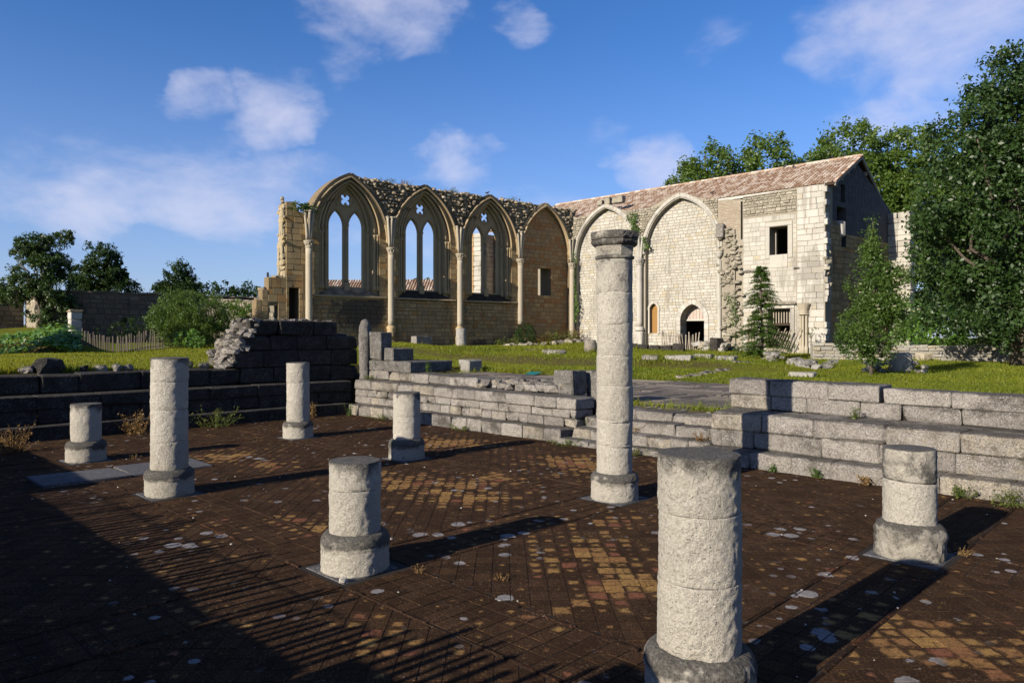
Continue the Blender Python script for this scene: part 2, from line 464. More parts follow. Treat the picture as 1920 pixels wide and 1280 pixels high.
def pave(name, base, moss, expose, rw=.34, cw=0.0):
    m, nt, b, o = newmat(name)
    pos = nt.geo('Position'); rnd = nt.attr('rnd')
    r2 = nt.m('FRACT', nt.m('MULTIPLY', rnd, 13.7)); r3 = nt.m('FRACT', nt.m('MULTIPLY', rnd, 5.9))
    c = nt.mix(r2, base[0], base[1])
    c = nt.mix(nt.sstep(r3, .84, .9), c, base[2])
    c = nt.mix(nt.sstep(nt.noise(pos, 9, 5, .7), .35, .62, .55, 0), c, nt.mix(.5, c, (.10, .055, .025)))
    n0 = nt.noise(pos, .55, 4, .55); n1 = nt.noise(pos, 3.0, 5, .65); n2 = nt.noise(pos, 17, 6, .72); n3 = nt.noise(pos, 75, 4, .7)
    g = nt.attr('glow')                    # how well a tile has kept clear of lichen
    cl = nt.m('ADD', nt.m('MULTIPLY', n0, .55), nt.m('ADD', nt.m('MULTIPLY', n1, .34), nt.m('MULTIPLY', n2, .46)))
    cl = nt.m('ADD', cl, nt.m('ADD', nt.m('MULTIPLY', g, .33), nt.m('MULTIPLY', nt.m('SUBTRACT', rnd, .5), rw)))
    cl = nt.m('ADD', cl, nt.m('MULTIPLY', nt.m('SUBTRACT', nt.attr('cen'), .4), cw))
    cl = nt.m('MULTIPLY', nt.sstep(cl, expose, expose + .14), nt.sstep(nt.noise(pos, 26, 5, .75), .36, .54, .35, 1))
    mo = nt.mix(nt.sstep(n3, .38, .66), moss, tuple(x * 2.3 for x in moss))
    mo = nt.mix(nt.sstep(n2, .5, .68, 0, .5), mo, (.058, .036, .022))
    mo = nt.mix(nt.sstep(nt.m('FRACT', nt.m('MULTIPLY', rnd, 3.7)), .2, 1, .38, 0), mo, (.007, .005, .004))
    fs = nt.m('MULTIPLY', nt.sstep(nt.noise(nt.vm('MULTIPLY', pos, (1, 1, 1)), 52, 6, .8), .54, .64), nt.sstep(nt.noise(pos, 4.2, 4, .6), .44, .66))
    mo = nt.mix(nt.m('MULTIPLY', fs, .9), mo, nt.mix(.35, c, (.06, .035, .02)))
    c = nt.mix(nt.sstep(n3, .35, .6, .55, 0), c, nt.mix(.6, c, moss))
    c = nt.mix(cl, mo, c)
    gr = sepxyz(nt, nt.vor(pos, 120, out='Color'))
    c = nt.mix(nt.m('MULTIPLY', nt.sstep(gr[0], .55, .95), .62), c, nt.mix(.45, c, (.006, .004, .003)))
    c = nt.mix(nt.m('MULTIPLY', nt.sstep(nt.m('ADD', gr[1], nt.m('MULTIPLY', nt.m('SUBTRACT', n1, .5), 1.0)), .86, 1.0), .55), c, (.16, .10, .06))
    # pale lichen rosettes: round, crisp, in scattered colonies
    gate = nt.sstep(nt.noise(pos, .8, 3, .5), .50, .60)
    col = None                             # dense colonies along two of the column rows
    for (p_, q_), r_ in (((1.75, 10.15), .75), ((1.2, 10.3), .5), ((2.3, 9.95), .4), ((1.2, 7.05), .7), ((1.75, 7.15), .4), ((3.35, 9.0), .28), ((.75, 5.9), .3), ((-.7, 5.2), .5), ((.3, 8.35), .25), ((1.9, 1.6), .4)):
        q3 = A0 + U * p_ + VV * q_
        L = nt.new('ShaderNodeVectorMath', operation='LENGTH'); nt.put(L.inputs[0], nt.vm('SUBTRACT', pos, (q3[0], q3[1], 0.0)))
        e_ = nt.m('SUBTRACT', 1.0, nt.m('DIVIDE', L.outputs['Value'], r_), clamp=True)
        col = e_ if col is None else nt.m('MAXIMUM', col, e_)
    wob2 = nt.vm('ADD', pos, nt.vm('MULTIPLY', nt.new('ShaderNodeTexNoise').outputs['Color'], (.05, .05, 0)))
    vd3 = nt.vor(wob2, 6.2); vr3 = sepxyz(nt, nt.vor(wob2, 6.2, out='Color'))[0]
    sp3 = nt.m('MULTIPLY', nt.m('LESS_THAN', nt.m('ADD', vd3, nt.m('MULTIPLY', nt.m('SUBTRACT', n2, .5), .35)), nt.m('MULTIPLY', nt.m('SUBTRACT', vr3, .35), .8)), nt.sstep(col, .02, .25))
    wob = nt.vm('ADD', pos, nt.vm('MULTIPLY', nt.new('ShaderNodeTexNoise').outputs['Color'], (.03, .03, 0)))
    vd = nt.vor(wob, 7.5); vc = nt.vor(wob, 7.5, out='Color')
    vr = sepxyz(nt, vc)[0]
    sp = nt.m('MULTIPLY', nt.m('LESS_THAN', vd, nt.m('MULTIPLY', nt.m('SUBTRACT', vr, .55), .85)), gate)
    vd2 = nt.vor(pos, 30); vr2 = sepxyz(nt, nt.vor(pos, 30, out='Color'))[1]
    sp2 = nt.m('LESS_THAN', vd2, nt.m('MULTIPLY', nt.m('SUBTRACT', vr2, .86), 1.6))
    lw = nt.mix(n3, (.22, .20, .20), (.42, .39, .38))
    c = nt.mix(nt.m('MULTIPLY', sp, nt.sstep(n2, .3, .5, .35, .95)), c, lw)
    c = nt.mix(nt.m('MULTIPLY', sp2, .4), c, lw)
    c = nt.mix(nt.m('MULTIPLY', sp3, nt.sstep(n2, .3, .55, .45, .85)), c, nt.mix(n3, (.20, .19, .19), (.42, .40, .39)))
    nt.l.new(alb(nt, c), b.inputs['Base Color']); b.inputs['Roughness'].default_value = .95
    b.inputs['Specular IOR Level'].default_value = .05
    h = nt.m('ADD', nt.m('MULTIPLY', n2, .9), nt.m('ADD', nt.m('MULTIPLY', n3, .7), nt.m('MULTIPLY', gr[2], .3)))
    bump(nt, b, h, .9, .012)
    return m


M['tile'] = pave('terracotta_tile', ((.52, .31, .10), (.40, .205, .08), (.32, .125, .07)), (.043, .0235, .0125), .855, .30, .27)
M['edging'] = pave('edging_brick', ((.28, .10, .045), (.22, .08, .038), (.18, .065, .03)), (.028, .016, .010), .72, .06)
M['bed'] = stone('pavement_bed', (.022, .016, .012), (.014, .010, .008), dark=(.008, .007, .006), bs=1, bd=.01)


def flat(name, c1, c2, scale=6, rough=.85, bs=.5, bd=.01, stretch=None, spec=.2, rndmix=.6):
    m, nt, b, o = newmat(name)
    pos = nt.geo('Position'); v = nt.vm('MULTIPLY', pos, stretch) if stretch else pos
    n = nt.noise(v, scale, 6, .65); rnd = nt.attr('rnd')
    f = nt.m('ADD', nt.m('MULTIPLY', rnd, rndmix), nt.m('MULTIPLY', nt.m('SUBTRACT', n, .4), 1.3), clamp=True)
    nt.l.new(alb(nt, nt.mix(f, c1, c2)), b.inputs['Base Color']); b.inputs['Roughness'].default_value = rough
    b.inputs['Specular IOR Level'].default_value = spec
    bump(nt, b, n, bs, bd)
    return m


M['deck'] = flat('weathered_planks', (.085, .07, .055), (.21, .18, .15), 9, bs=.6, rndmix=.9)
M['picket'] = flat('split_chestnut', (.20, .165, .125), (.42, .37, .30), 14)
M['picket_dark'] = flat('old_chestnut', (.05, .042, .034), (.13, .11, .09), 14)
M['timber'] = flat('roof_timber', (.23, .20, .17), (.42, .38, .33), 9)
M['planks_red'] = flat('old_boards', (.42, .34, .29), (.62, .52, .45), 5, stretch=(8, 8, 1))
M['dark_door'] = flat('dark_boards', (.035, .024, .018), (.075, .05, .035), 9)
M['wire'] = flat('dark_metal', (.02, .02, .02), (.04, .04, .04), 9, rough=.6)
M['tarp'] = flat('blue_green_tarpaulin', (.01, .10, .10), (.02, .16, .15), 3, rough=.6)
M['bark'] = flat('bark', (.075, .06, .045), (.16, .13, .10), 14, bs=1, bd=.02, stretch=(1, 1, .25))
M['bird'] = flat('pigeon_feather', (.05, .05, .06), (.10, .10, .12), 9)
M['plaster'] = flat('house_plaster', (.34, .31, .29), (.24, .22, .21), 1.5)
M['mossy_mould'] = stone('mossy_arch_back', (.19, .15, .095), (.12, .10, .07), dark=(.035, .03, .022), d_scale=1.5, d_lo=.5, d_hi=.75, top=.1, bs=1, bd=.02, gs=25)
M['torn'] = stone('torn_yellow_stone', (.62, .52, .34), (.48, .39, .25), (.54, .40, .2), dark=(.10, .085, .06), d_scale=2.2, d_lo=.58, d_hi=.84, bs=1, bd=.03, gs=25)
M['mossdark'] = stone('moss_black_stone', (.05, .04, .028), (.03, .025, .018), dark=(.012, .011, .009), d_scale=2, d_lo=.45, d_hi=.7, bs=1, bd=.03, gs=25)

# roof tile
m, nt, b, o = newmat('canal_roof_tile')
pos = nt.geo('Position'); rnd = nt.attr('rnd')
r2 = nt.m('FRACT', nt.m('MULTIPLY', rnd, 11.3))
c = nt.mix(rnd, (.26, .15, .095), (.42, .31, .225))
c = nt.mix(nt.sstep(r2, .55, .7), c, (.55, .46, .38))
c = nt.mix(nt.sstep(nt.noise(pos, 3.5, 7, .7), .56, .72, 0, .8), c, (.13, .105, .085))
nt.l.new(alb(nt, c), b.inputs['Base Color']); b.inputs['Roughness'].default_value = .9
bump(nt, b, nt.noise(pos, 30, 4, .6), .4, .01)
M['roof'] = m


def leafmat(name, c1, c2, trans=.35, gloss=.25, ns=1.3):
    m = bpy.data.materials.new(name); m.use_nodes = True
    nt = NT(m.node_tree)
    pos = nt.geo('Position'); rnd = nt.attr('rnd')
    n = nt.noise(pos, ns, 3, .5)
    f = nt.m('ADD', nt.m('MULTIPLY', rnd, .7), nt.m('MULTIPLY', nt.m('SUBTRACT', n, .42), 1.5), clamp=True)
    c = alb(nt, nt.mix(f, c1, c2))
    p = nt.new('ShaderNodeBsdfPrincipled'); nt.l.new(c, p.inputs['Base Color']); p.inputs['Roughness'].default_value = .45
    p.inputs['Specular IOR Level'].default_value = gloss
    t = nt.new('ShaderNodeBsdfTranslucent'); nt.l.new(nt.mix(.5, c, tuple(min(1, x * 1.7) for x in (c2[0] * 1.2, c2[1], c2[2] * .5))), t.inputs[0])
    mx = nt.new('ShaderNodeMixShader'); mx.inputs[0].default_value = trans
    nt.l.new(p.outputs[0], mx.inputs[1]); nt.l.new(t.outputs[0], mx.inputs[2])
    o = nt.new('ShaderNodeOutputMaterial'); nt.l.new(mx.outputs[0], o.inputs[0])
    return m


M['leaf_dark'] = leafmat('dark_green_leaf', (.022, .05, .012), (.055, .105, .022), .25, .35)
M['leaf_mid'] = leafmat('mid_green_leaf', (.045, .095, .017), (.115, .185, .035), .36)
M['leaf_bright'] = leafmat('bright_green_leaf', (.06, .13, .02), (.12, .21, .035), .4)
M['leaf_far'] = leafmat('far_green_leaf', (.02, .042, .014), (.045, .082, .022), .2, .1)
M['ivy'] = leafmat('ivy_leaf', (.06, .15, .02), (.17, .32, .045), .3, .5)
M['leaf_plane'] = leafmat('plane_leaf', (.05, .105, .018), (.15, .225, .04), .42, .3)
M['weed'] = leafmat('weed_leaf', (.07, .12, .025), (.17, .18, .05), .35, .2)
M['dry'] = leafmat('dry_weed', (.20, .11, .045), (.28, .2, .09), .3, .1)
M['blade'] = leafmat('grass_blade', (.105, .155, .014), (.25, .265, .026), .4, .15, .42)
M['flower'] = leafmat('cream_flower', (.55, .5, .36), (.7, .66, .5), .3, .1)

m, nt, b, o = newmat('meadow_ground')
pos = nt.geo('Position')
n0 = nt.noise(pos, .35, 5, .6); n1 = nt.noise(pos, 2.6, 5, .65); n2 = nt.noise(nt.vm('MULTIPLY', pos, (1, 1, .4)), 38, 4, .75)
c = nt.mix(nt.sstep(n0, .38, .64), (.165, .20, .015), (.235, .235, .02))
c = nt.mix(nt.sstep(n1, .42, .72, 0, .55), c, (.10, .125, .012))
c = nt.mix(nt.sstep(n2, .38, .66, .5, 0), c, (.055, .07, .010))
nz = sepxyz(nt, nt.geo('Normal'))[2]
c = nt.mix(nt.sstep(nt.m('ADD', nz, nt.m('MULTIPLY', nt.m('SUBTRACT', n1, .5), .12)), .93, .985, .85, 0), c, (.085, .065, .03))
nt.l.new(alb(nt, c), b.inputs['Base Color']); b.inputs['Roughness'].default_value = .95; b.inputs['Specular IOR Level'].default_value = .1
bump(nt, b, nt.m('ADD', n2, n1), 1.0, .05)
M['ground'] = m


# ------------------------------------------------------------------ walls with openings, masonry
def tri_panel(outline, holes):
    pts, edges, loops = [], [], []
    for lp in [outline] + holes:
        i0 = len(pts); n = len(lp)
        pts += [Vector((float(x), float(y))) for x, y in lp]
        edges += [(i0 + k, i0 + (k + 1) % n) for k in range(n)]
        loops.append(np.array(lp, float))
    vv, _, ff, _, _, _ = delaunay_2d_cdt(pts, edges, [], 0, 1e-5)
    vv = np.array([v[:] for v in vv])
    cen = np.array([vv[list(f)].mean(0) for f in ff])
    def inside(P, L):
        r = np.zeros(len(P), bool); j = len(L) - 1
        for i in range(len(L)):
            xi, yi = L[i]; xj, yj = L[j]
            if yi != yj:
                cnd = ((yi > P[:, 1]) != (yj > P[:, 1])) & (P[:, 0] < (xj - xi) * (P[:, 1] - yi) / (yj - yi) + xi)
                r ^= cnd
            j = i
        return r
    ok = inside(cen, loops[0])
    for L in loops[1:]: ok &= ~inside(cen, L)
    return vv, [list(f) for f, k in zip(ff, ok) if k], loops


def panel(fr, outline, holes, w0, w1):
    """slab in the s,z plane of frame fr between depths w0<w1, with holes"""
    vv, ff, loops = tri_panel(outline, holes)
    V, F = [], []
    for w, fl in ((w1, False), (w0, True)):
        o = len(V)
        V += [fr(s, w, z) for s, z in vv]
        F += [[i + o for i in (f[::-1] if fl else f)] for f in ff]
    for L in loops:
        n = len(L); o = len(V)
        V += [fr(s, w1, z) for s, z in L] + [fr(s, w0, z) for s, z in L]
        F += [[o + k, o + (k + 1) % n, o + n + (k + 1) % n, o + n + k] for k in range(n)]
    return np.array(V), F


class Rect:
    def __init__(s, s0, s1, z0, z1): s.a = (s0, s1, z0, z1)
    def at(s, z): return (s.a[0], s.a[1]) if s.a[2] < z < s.a[3] else None
    def poly(s): a = s.a; return [(a[0], a[2]), (a[1], a[2]), (a[1], a[3]), (a[0], a[3])]


class Arch:
    """pointed arch opening: centre c, half width a, springing zs, apex za, foot z0"""
    def __init__(s, c, a, zs, za, z0):
        s.c, s.a, s.zs, s.za, s.z0 = c, a, zs, za, z0
        r = za - zs; s.R = (a * a + r * r) / (2 * a); s.o = s.R - a
    def hw(s, z):
        if z <= s.zs: return s.a
        return max(0, math.sqrt(max(0, s.R ** 2 - (z - s.zs) ** 2)) - s.o)
    def at(s, z):
        if not (s.z0 < z < s.za): return None
        h = s.hw(z); return (s.c - h, s.c + h)
    def curve(s, n=12, off=0.0):
        """arc points from right springing over the apex to the left springing (s increasing direction)"""
        Rr = s.R + off; t1 = math.acos(max(-1, min(1, s.o / Rr)))
        ang = [t1 * k / n for k in range(n + 1)]
        right = [(s.c - (Rr * math.cos(t) - s.o), s.zs + Rr * math.sin(t)) for t in ang]
        left = [(s.c + (Rr * math.cos(t) - s.o), s.zs + Rr * math.sin(t)) for t in ang[::-1]]
        return right + left[1:]
    def poly(s, n=10):
        p = s.curve(n)
        return p + [(s.c + s.a, s.z0), (s.c - s.a, s.z0)]


def spans(add, sub, z):
    iv = sorted(x for x in (a.at(z) for a in add) if x and x[1] - x[0] > .02)
    out = []
    for a, b in iv:
        if out and a <= out[-1][1] + 1e-6: out[-1][1] = max(out[-1][1], b)
        else: out.append([a, b])
    for sh in sub:
        x = sh.at(z)
        if not x: continue
        nx = []
        for a, b in out:
            if x[1] <= a or x[0] >= b: nx.append([a, b]); continue
            if x[0] > a: nx.append([a, x[0]])
            if x[1] < b: nx.append([x[1], b])
        out = nx
    return [o for o in out if o[1] - o[0] > .03]


def stone_face(fr, c, w, proud, gap, jit, ch):
    """c: four (s,z) corners, counter-clockwise; a dressed stone standing proud of w"""
    c = np.array(c, float); m = c.mean(0)
    d = c - m
    ins = c - np.sign(d) * gap * .5 + rng.uniform(-jit, jit, (4, 2))
    fin = ins - np.sign(d) * ch
    ws = w + proud + rng.uniform(-.25, .25, 4) * proud
    V = [fr(s, w - .01, z) for s, z in ins] + [fr(s, ww, z) for (s, z), ww in zip(fin, ws)]
    F = [[4, 5, 6, 7]] + [[k, (k + 1) % 4, 4 + (k + 1) % 4, 4 + k] for k in range(4)]
    return np.array(V), F, rng.random()


def masonry(fr, add, sub, z0, z1, rh, ln, w=0.0, proud=.02, gap=.012, jit=.004, ch=.012, tint=None):
    out = []
    z = z0
    while z < z1 - .03:
        h = rng.uniform(*rh)
        if z1 - z - h < rh[0] * .6: h = z1 - z
        za, zb = z, min(z + h, z1)
        A, B, Cm = spans(add, sub, za + .004), spans(add, sub, zb - .004), spans(add, sub, (za + zb) / 2)
        if not (len(A) == len(B) == len(Cm)): A = B = Cm
        for (a0, a1), (b0, b1) in zip(A, B):
            L = max(a1, b1) - min(a0, b0); base = min(a0, b0)
            x = 0; cuts = [0]
            while x < L - ln[0] * 1.2:
                x += rng.uniform(*ln)
                if L - x > ln[0] * .5: cuts.append(x)
            cuts.append(L)
            for k in range(len(cuts) - 1):
                l0, l1 = base + cuts[k], base + cuts[k + 1]
                first, last = k == 0, k == len(cuts) - 2
                q = [(a0 if first else min(max(l0, a0), a1), za), (a1 if last else min(max(l1, a0), a1), za),
                     (b1 if last else min(max(l1, b0), b1), zb), (b0 if first else min(max(l0, b0), b1), zb)]
                if max(q[1][0], q[2][0]) - min(q[0][0], q[3][0]) < .04: continue
                if q[1][0] - q[0][0] < -.001 or q[2][0] - q[3][0] < -.001: continue
                g = min(gap, .25 * (zb - za))
                v, f, r = stone_face(fr, q, w, rng.uniform(.45, 1) * proud, g, jit, min(ch, .2 * (zb - za)))
                if tint: r = min(.999, max(0, r * (1 - tint[1]) + tint[0] * tint[1]))
                out.append((v, f, r))
        z = zb
    return out


def voussoirs(fr, ar, off0, off1, w0, w1, n, gap=.01, z_from=None, sides=(0, 1)):
    """separate wedge stones round a pointed arch between radii R+off0 and R+off1"""
    out = []
    for sd in sides:
        sg = -1 if sd == 0 else 1
        Rm = ar.R + (off0 + off1) / 2
        t1 = math.acos(max(-1, min(1, ar.o / Rm)))
        for k in range(n):
            ta, tb = t1 * k / n, t1 * (k + 1) / n
            g = gap / Rm / 2
            pts = []
            for off in (off0, off1):
                for t in (ta + g, (ta + tb) / 2, tb - g):
                    Rr = ar.R + off
                    pts.append((ar.c + sg * (Rr * math.cos(t) - ar.o), ar.zs + Rr * math.sin(t)))
            if z_from is not None and pts[1][1] < z_from: continue
            V = [fr(s, w, z) for w in (w0, w1) for s, z in pts]
            F = [[6, 7, 10, 9], [7, 8, 11, 10], [3, 4, 1, 0], [4, 5, 2, 1], [0, 1, 7, 6], [1, 2, 8, 7], [9, 10, 4, 3], [10, 11, 5, 4], [0, 6, 9, 3], [2, 5, 11, 8]]
            out.append((np.array(V), F, rng.random()))
    return out


def arch_roll(fr, ar, off, w, r, foot=None, n=14, seg=7):
    """round moulding that follows the arch, and its jambs down to foot if given"""
    p = ar.curve(n, off)
    if foot is not None: p = [(p[0][0], foot)] + p + [(p[-1][0], foot)]
    return tube([fr(s, w, z) for s, z in p], r, seg)

# ------------------------------------------------------------------ terrain
def sst(x, a, b):
    t = np.clip((x - a) / (b - a), 0, 1); return t * t * (3 - 2 * t)


CT = np.array([
    (4.8, 10.3, .62), (9, 10, .64), (14, 14, .68), (9, 17, .66), (9, 21, .68), (14, 24, .70), (20, 24, .74), (16, 36, .93), (11, 32, .83), (11, 39, 1.02),
    (4, 47, 1.46), (4, 40, 1.22), (0, 40, 1.30), (-3, 37, 1.26), (-7, 36.5, 1.38), (0, 32, 1.05), (4, 31, .98), (0, 26.5, .66), (3, 18, .56), (4, 14, .52), (0, 21, .62),
    (25, 30, .9), (30, 50, 1.3), (45, 40, 1.2), (7, 44, 1.25), (22, 29, .78), (10, 26, .70), (7, 35, .98), (18, 30, .78),
    (-8.4, 15.4, 1.10), (-12, 12, 1.10), (-12, 20, 1.14), (-16, 26, 1.16), (-9, 24, 1.16), (-8, 30, 1.25), (-13, 33, 1.32), (-20, 22, 1.15), (-30, 25, 1.25),
    (-24, 34, 1.3), (-30, 52, 1.75), (-20, 42, 1.5), (-14, 45, 1.5), (-26, 60, 2.0), (-8, 45, 1.45), (-4, 55, 1.5), (-10, 4, .85), (4, 2, .8), (-4, -3, .9), (12, 4, .7), (20, 12, .7), (-40, 40, 1.8), (10, 60, 1.4)], float)


def _extra(x, y):
    b = 1.30 * sst(-x / np.maximum(y, 5.0), .545, .635) * sst(y + .12 * vnoise(np.stack([x, y, 0 * x], -1).reshape(-1, 3), .5, 4).reshape(np.shape(x)), 28.8, 31.8)
    dn = (x + 1.3) * .588 + (y - 29.5) * .809
    k = .34 * sst(dn, 0, .8) * sst(x, 13, 5) * sst(x, -9, -5) * sst(dn, 9, 4)
    return b + k


_cz = CT[:, 2] - _extra(CT[:, 0], CT[:, 1])


def ground_z(x, y):
    x = np.asarray(x, float); y = np.asarray(y, float)
    sh = x.shape; xf = x.ravel(); yf = y.ravel()
    d2 = (xf[:, None] - CT[None, :, 0]) ** 2 + (yf[:, None] - CT[None, :, 1]) ** 2 + .6
    w = d2 ** -1.5
    z = (w * _cz).sum(1) / w.sum(1) + _extra(xf, yf)
    P = np.stack([xf, yf, 0 * xf], 1)
    z = z + .035 * vnoise(P, .45, 2) + .012 * vnoise(P, 1.6, 3)
    rel = P[:, :2] - A0
    p, q = rel @ U, rel @ VV
    deck = (p > 7.9) & (p < 14.7) & (q > -7.3) & (q < 6.4)
    z = np.where(deck, np.minimum(z, .50), z)
    pit = (p > -3.75) & (p < 7.25) & (q > -3.7) & (q < 14.5)
    z = np.where(pit, -.4, z)
    return z.reshape(sh)


def gz(x, y): return float(ground_z(np.array([x]), np.array([y]))[0])


def grid_mesh(xs, ys, skip=None):
    gx, gy = np.meshgrid(xs, ys)
    z = ground_z(gx, gy)
    V = np.stack([gx, gy, z], -1).reshape(-1, 3)
    nx, ny = len(xs), len(ys)
    i = (np.arange(ny - 1)[:, None] * nx + np.arange(nx - 1)[None, :]).ravel()
    F = np.stack([i, i + 1, i + nx + 1, i + nx], 1)
    if skip is not None: F = F[~skip(V[F].mean(1))]
    return V, F


xs = np.concatenate([np.linspace(-500, -60, 12)[:-1], np.linspace(-60, -34, 20)[:-1], np.arange(-34, 30, .33), np.linspace(30, 60, 22)[1:], np.linspace(60, 500, 12)[1:]])
ys = np.concatenate([np.linspace(-300, -12, 10)[:-1], np.arange(-12, 4, .5), np.arange(4, 52, .33), np.linspace(52, 90, 24)[1:], np.linspace(90, 900, 14)[1:]])
V, F = grid_mesh(xs, ys)
emit('ground', V, F, M['ground'], smooth=True, kind='structure')

# ------------------------------------------------------------------ chapter-house pavement
pav = empty('pavement', 'dark lichened terracotta tile pavement of the chapter house', None, pq(1.7, 5, 0), kind='structure')
V, F = rblock(pq, (-3.4, 6.3), (-2.9, 14), (-.3, -.004), .01, 0)
emit('pavement_bed', V, F, M['bed'], pav, .5)
RP, RQ = [0.0, 3.393], [0.0, 3.19, 6.986, 9.98]
HWS = .30
GLOW = [(2.25, 4.9, .75, 1.1), (2.3, 5.9, .5, .55), (1.05, 8.7, .62, .30), (1.6, 8.2, .6, .7), (1.62, 1.15, .5, .45), (.4, 5.6, .25, .5), (4.6, 5.2, .8, .9),
        (1.6, 10.7, .45, .6), (-.7, 8.3, .25, .35), (2.6, 7.6, .5, .4), (1.7, 2.4, .4, .5), (4.8, 2.5, .6, .8), (3.2, 5.2, .5, .5)]


def glow(p, q):
    g = max((math.exp(-((p - a) / sa) ** 2 - ((q - b) / sb) ** 2) for a, b, sa, sb in GLOW), default=0)
    return g


def clip_rect(poly, p0, p1, q0, q1):
    for ax, lim, sg in ((0, p0, 1), (0, p1, -1), (1, q0, 1), (1, q1, -1)):
        out = []
        for i in range(len(poly)):
            a, b = poly[i - 1], poly[i]
            da, db = (a[ax] - lim) * sg, (b[ax] - lim) * sg
            if (da >= 0) != (db >= 0):
                t = da / (da - db); out.append((a[0] + (b[0] - a[0]) * t, a[1] + (b[1] - a[1]) * t))
            if db >= 0: out.append(b)
        poly = out
        if len(poly) < 3: return []
    return poly


def area(poly): return abs(sum(poly[i - 1][0] * poly[i][1] - poly[i][0] * poly[i - 1][1] for i in range(len(poly)))) / 2


TILES = []
def add_tile(poly, top=0.0):
    c = np.mean(poly, 0)
    if area(poly) < .002: return
    w = pq(*c)
    if w[1] < 1.2 or abs(w[0]) > w[1] * 1.0 + 1.6: return
    k = len(poly); dz = rng.uniform(-.0012, .0012)
    tl = rng.uniform(-.010, .010, 2)
    V = []
    for ins, z in ((.99, -.006), (.985, dz - .001), (.965, dz)):
        for a in poly:
            d = np.array(a) - c
            e = c + d * ins
            V.append(pq(e[0], e[1], top + z + (d @ tl if z != -.014 else 0)))
    V.append(pq(c[0], c[1], top + dz)); F = [[2 * k + i, 2 * k + (i + 1) % k, 3 * k] for i in range(k)]
    for r in (0, 1):
        F += [[r * k + i, r * k + (i + 1) % k, (r + 1) * k + (i + 1) % k, (r + 1) * k + i] for i in range(k)]
    TILES.append((np.array(V), F, rng.random(), glow(*c)))


T = .135
def diag_panel(p0, p1, q0, q1):
    s2 = math.sqrt(.5); n = int((p1 - p0 + q1 - q0) / T) + 4
    pc, qc = (p0 + p1) / 2, (q0 + q1) / 2
    off = rng.uniform(0, T, 2)
    for i in range(-n, n):
        sh = 0
        for j in range(-n, n):
            a, b = i * T + off[0], j * T + off[1] + sh
            pp, qq = pc + (a - b) * s2, qc + (a + b) * s2
            if not (p0 - T < pp < p1 + T and q0 - T < qq < q1 + T): continue
            h = T / 2 - .0015
            poly = [(pp + (x - y) * s2, qq + (x + y) * s2) for x, y in ((-h, -h), (h, -h), (h, h), (-h, h))]
            poly = clip_rect(poly, p0, p1, q0, q1)
            if poly: add_tile(poly)


def straight_panel(p0, p1, q0, q1):
    npn, nq = max(1, round((p1 - p0) / T)), max(1, round((q1 - q0) / T))
    a, b = (p1 - p0) / npn, (q1 - q0) / nq
    for i in range(npn):
        for j in range(nq):
            x, y = p0 + i * a, q0 + j * b
            add_tile([(x + .003, y + .003), (x + a - .003, y + .003), (x + a - .003, y + b - .003), (x + .003, y + b - .003)])


pe = [-3.0] + [x for r in RP for x in (r - HWS, r + HWS)] + [6.2]
qe = [-2.7] + [x for r in RQ for x in (r - HWS, r + HWS)] + [12.75]
E_ = .02
for i in range(len(pe) - 1):
    for j in range(len(qe) - 1):
        sp, sq = i % 2 == 1, j % 2 == 1
        a0, a1, b0, b1 = pe[i] + E_, pe[i + 1] - E_, qe[j] + E_, qe[j + 1] - E_
        if sp and sq: continue                       # the column plinths
        if sp or sq: straight_panel(a0, a1, b0, b1)
        else: diag_panel(a0, a1, b0, b1)
a_ = np.array([in_view_area(t[0]) * (1 + 1.5 * t[3]) for t in TILES]); od = np.argsort(a_)[::-1]


def emit_tiles(name, T_, mat, parent, kind=None):
    Vs, Fs, rs, gs, off = [], [], [], [], 0
    for V, F, r, g in T_:
        Vs.append(V); Fs += [[i + off for i in f] for f in F]; rs += [r] * len(F); gs += [g] * len(F); off += len(V)
    o = emit(name, np.vstack(Vs), Fs, mat, parent, rs, kind=kind)
    ce = np.zeros(off, np.float32); ce[np.cumsum([len(t[0]) for t in T_]) - 1] = 1
    o.data.attributes.new('cen', 'FLOAT', 'POINT').data.foreach_set('value', ce)
    at = o.data.attributes.new('glow', 'FLOAT', 'FACE'); at.data.foreach_set('value', np.array(gs, np.float32))
    return o


for k in od[:300]: emit_tiles('tile', [TILES[k]], M['tile'], pav)
emit_tiles('tiles', [TILES[k] for k in od[300:]], M['tile'], pav, 'stuff')
EDG = []
def edging(pa, pb, qa, qb):
    L = max(pb - pa, qb - qa); n = max(1, int(L / .22)); al = pb - pa > qb - qa
    for k in range(n):
        t0, t1 = k / n, (k + 1) / n
        a, b = ((pa + (pb - pa) * t0 + .002, pa + (pb - pa) * t1 - .002), (qa, qb)) if al else ((pa, pb), (qa + (qb - qa) * t0 + .002, qa + (qb - qa) * t1 - .002))
        w = pq(sum(a) / 2, sum(b) / 2)
        if w[1] < 2.2 or abs(w[0]) > w[1] * .86 + .6: continue
        V, F = rblock(pq, a, b, (-.03, .004 + rng.uniform(-.003, .004)), .005, .004)
        EDG.append((V, F, rng.random()))
for r in RP:
    for e in (r - HWS, r + HWS):
        for j in range(0, len(qe) - 1, 2): edging(e - E_ + .004, e + E_ - .004, qe[j] + E_, qe[j + 1] - E_)
for r in RQ:
    for e in (r - HWS, r + HWS):
        for i in range(0, len(pe) - 1, 2): edging(pe[i] + E_, pe[i + 1] - E_, e - E_ + .004, e + E_ - .004)
pieces('edging_brick', EDG, M['edging'], pav, 'edging_bricks', 260)
for p in RP:
    for q in RQ:
        V, F = rblock(pq, (p - .28, p + .28), (q - .28, q + .28), (-.05, .0015), .02, .006)
        emit('plinth_slab', V, F, M['slab'], pav, rng.random())
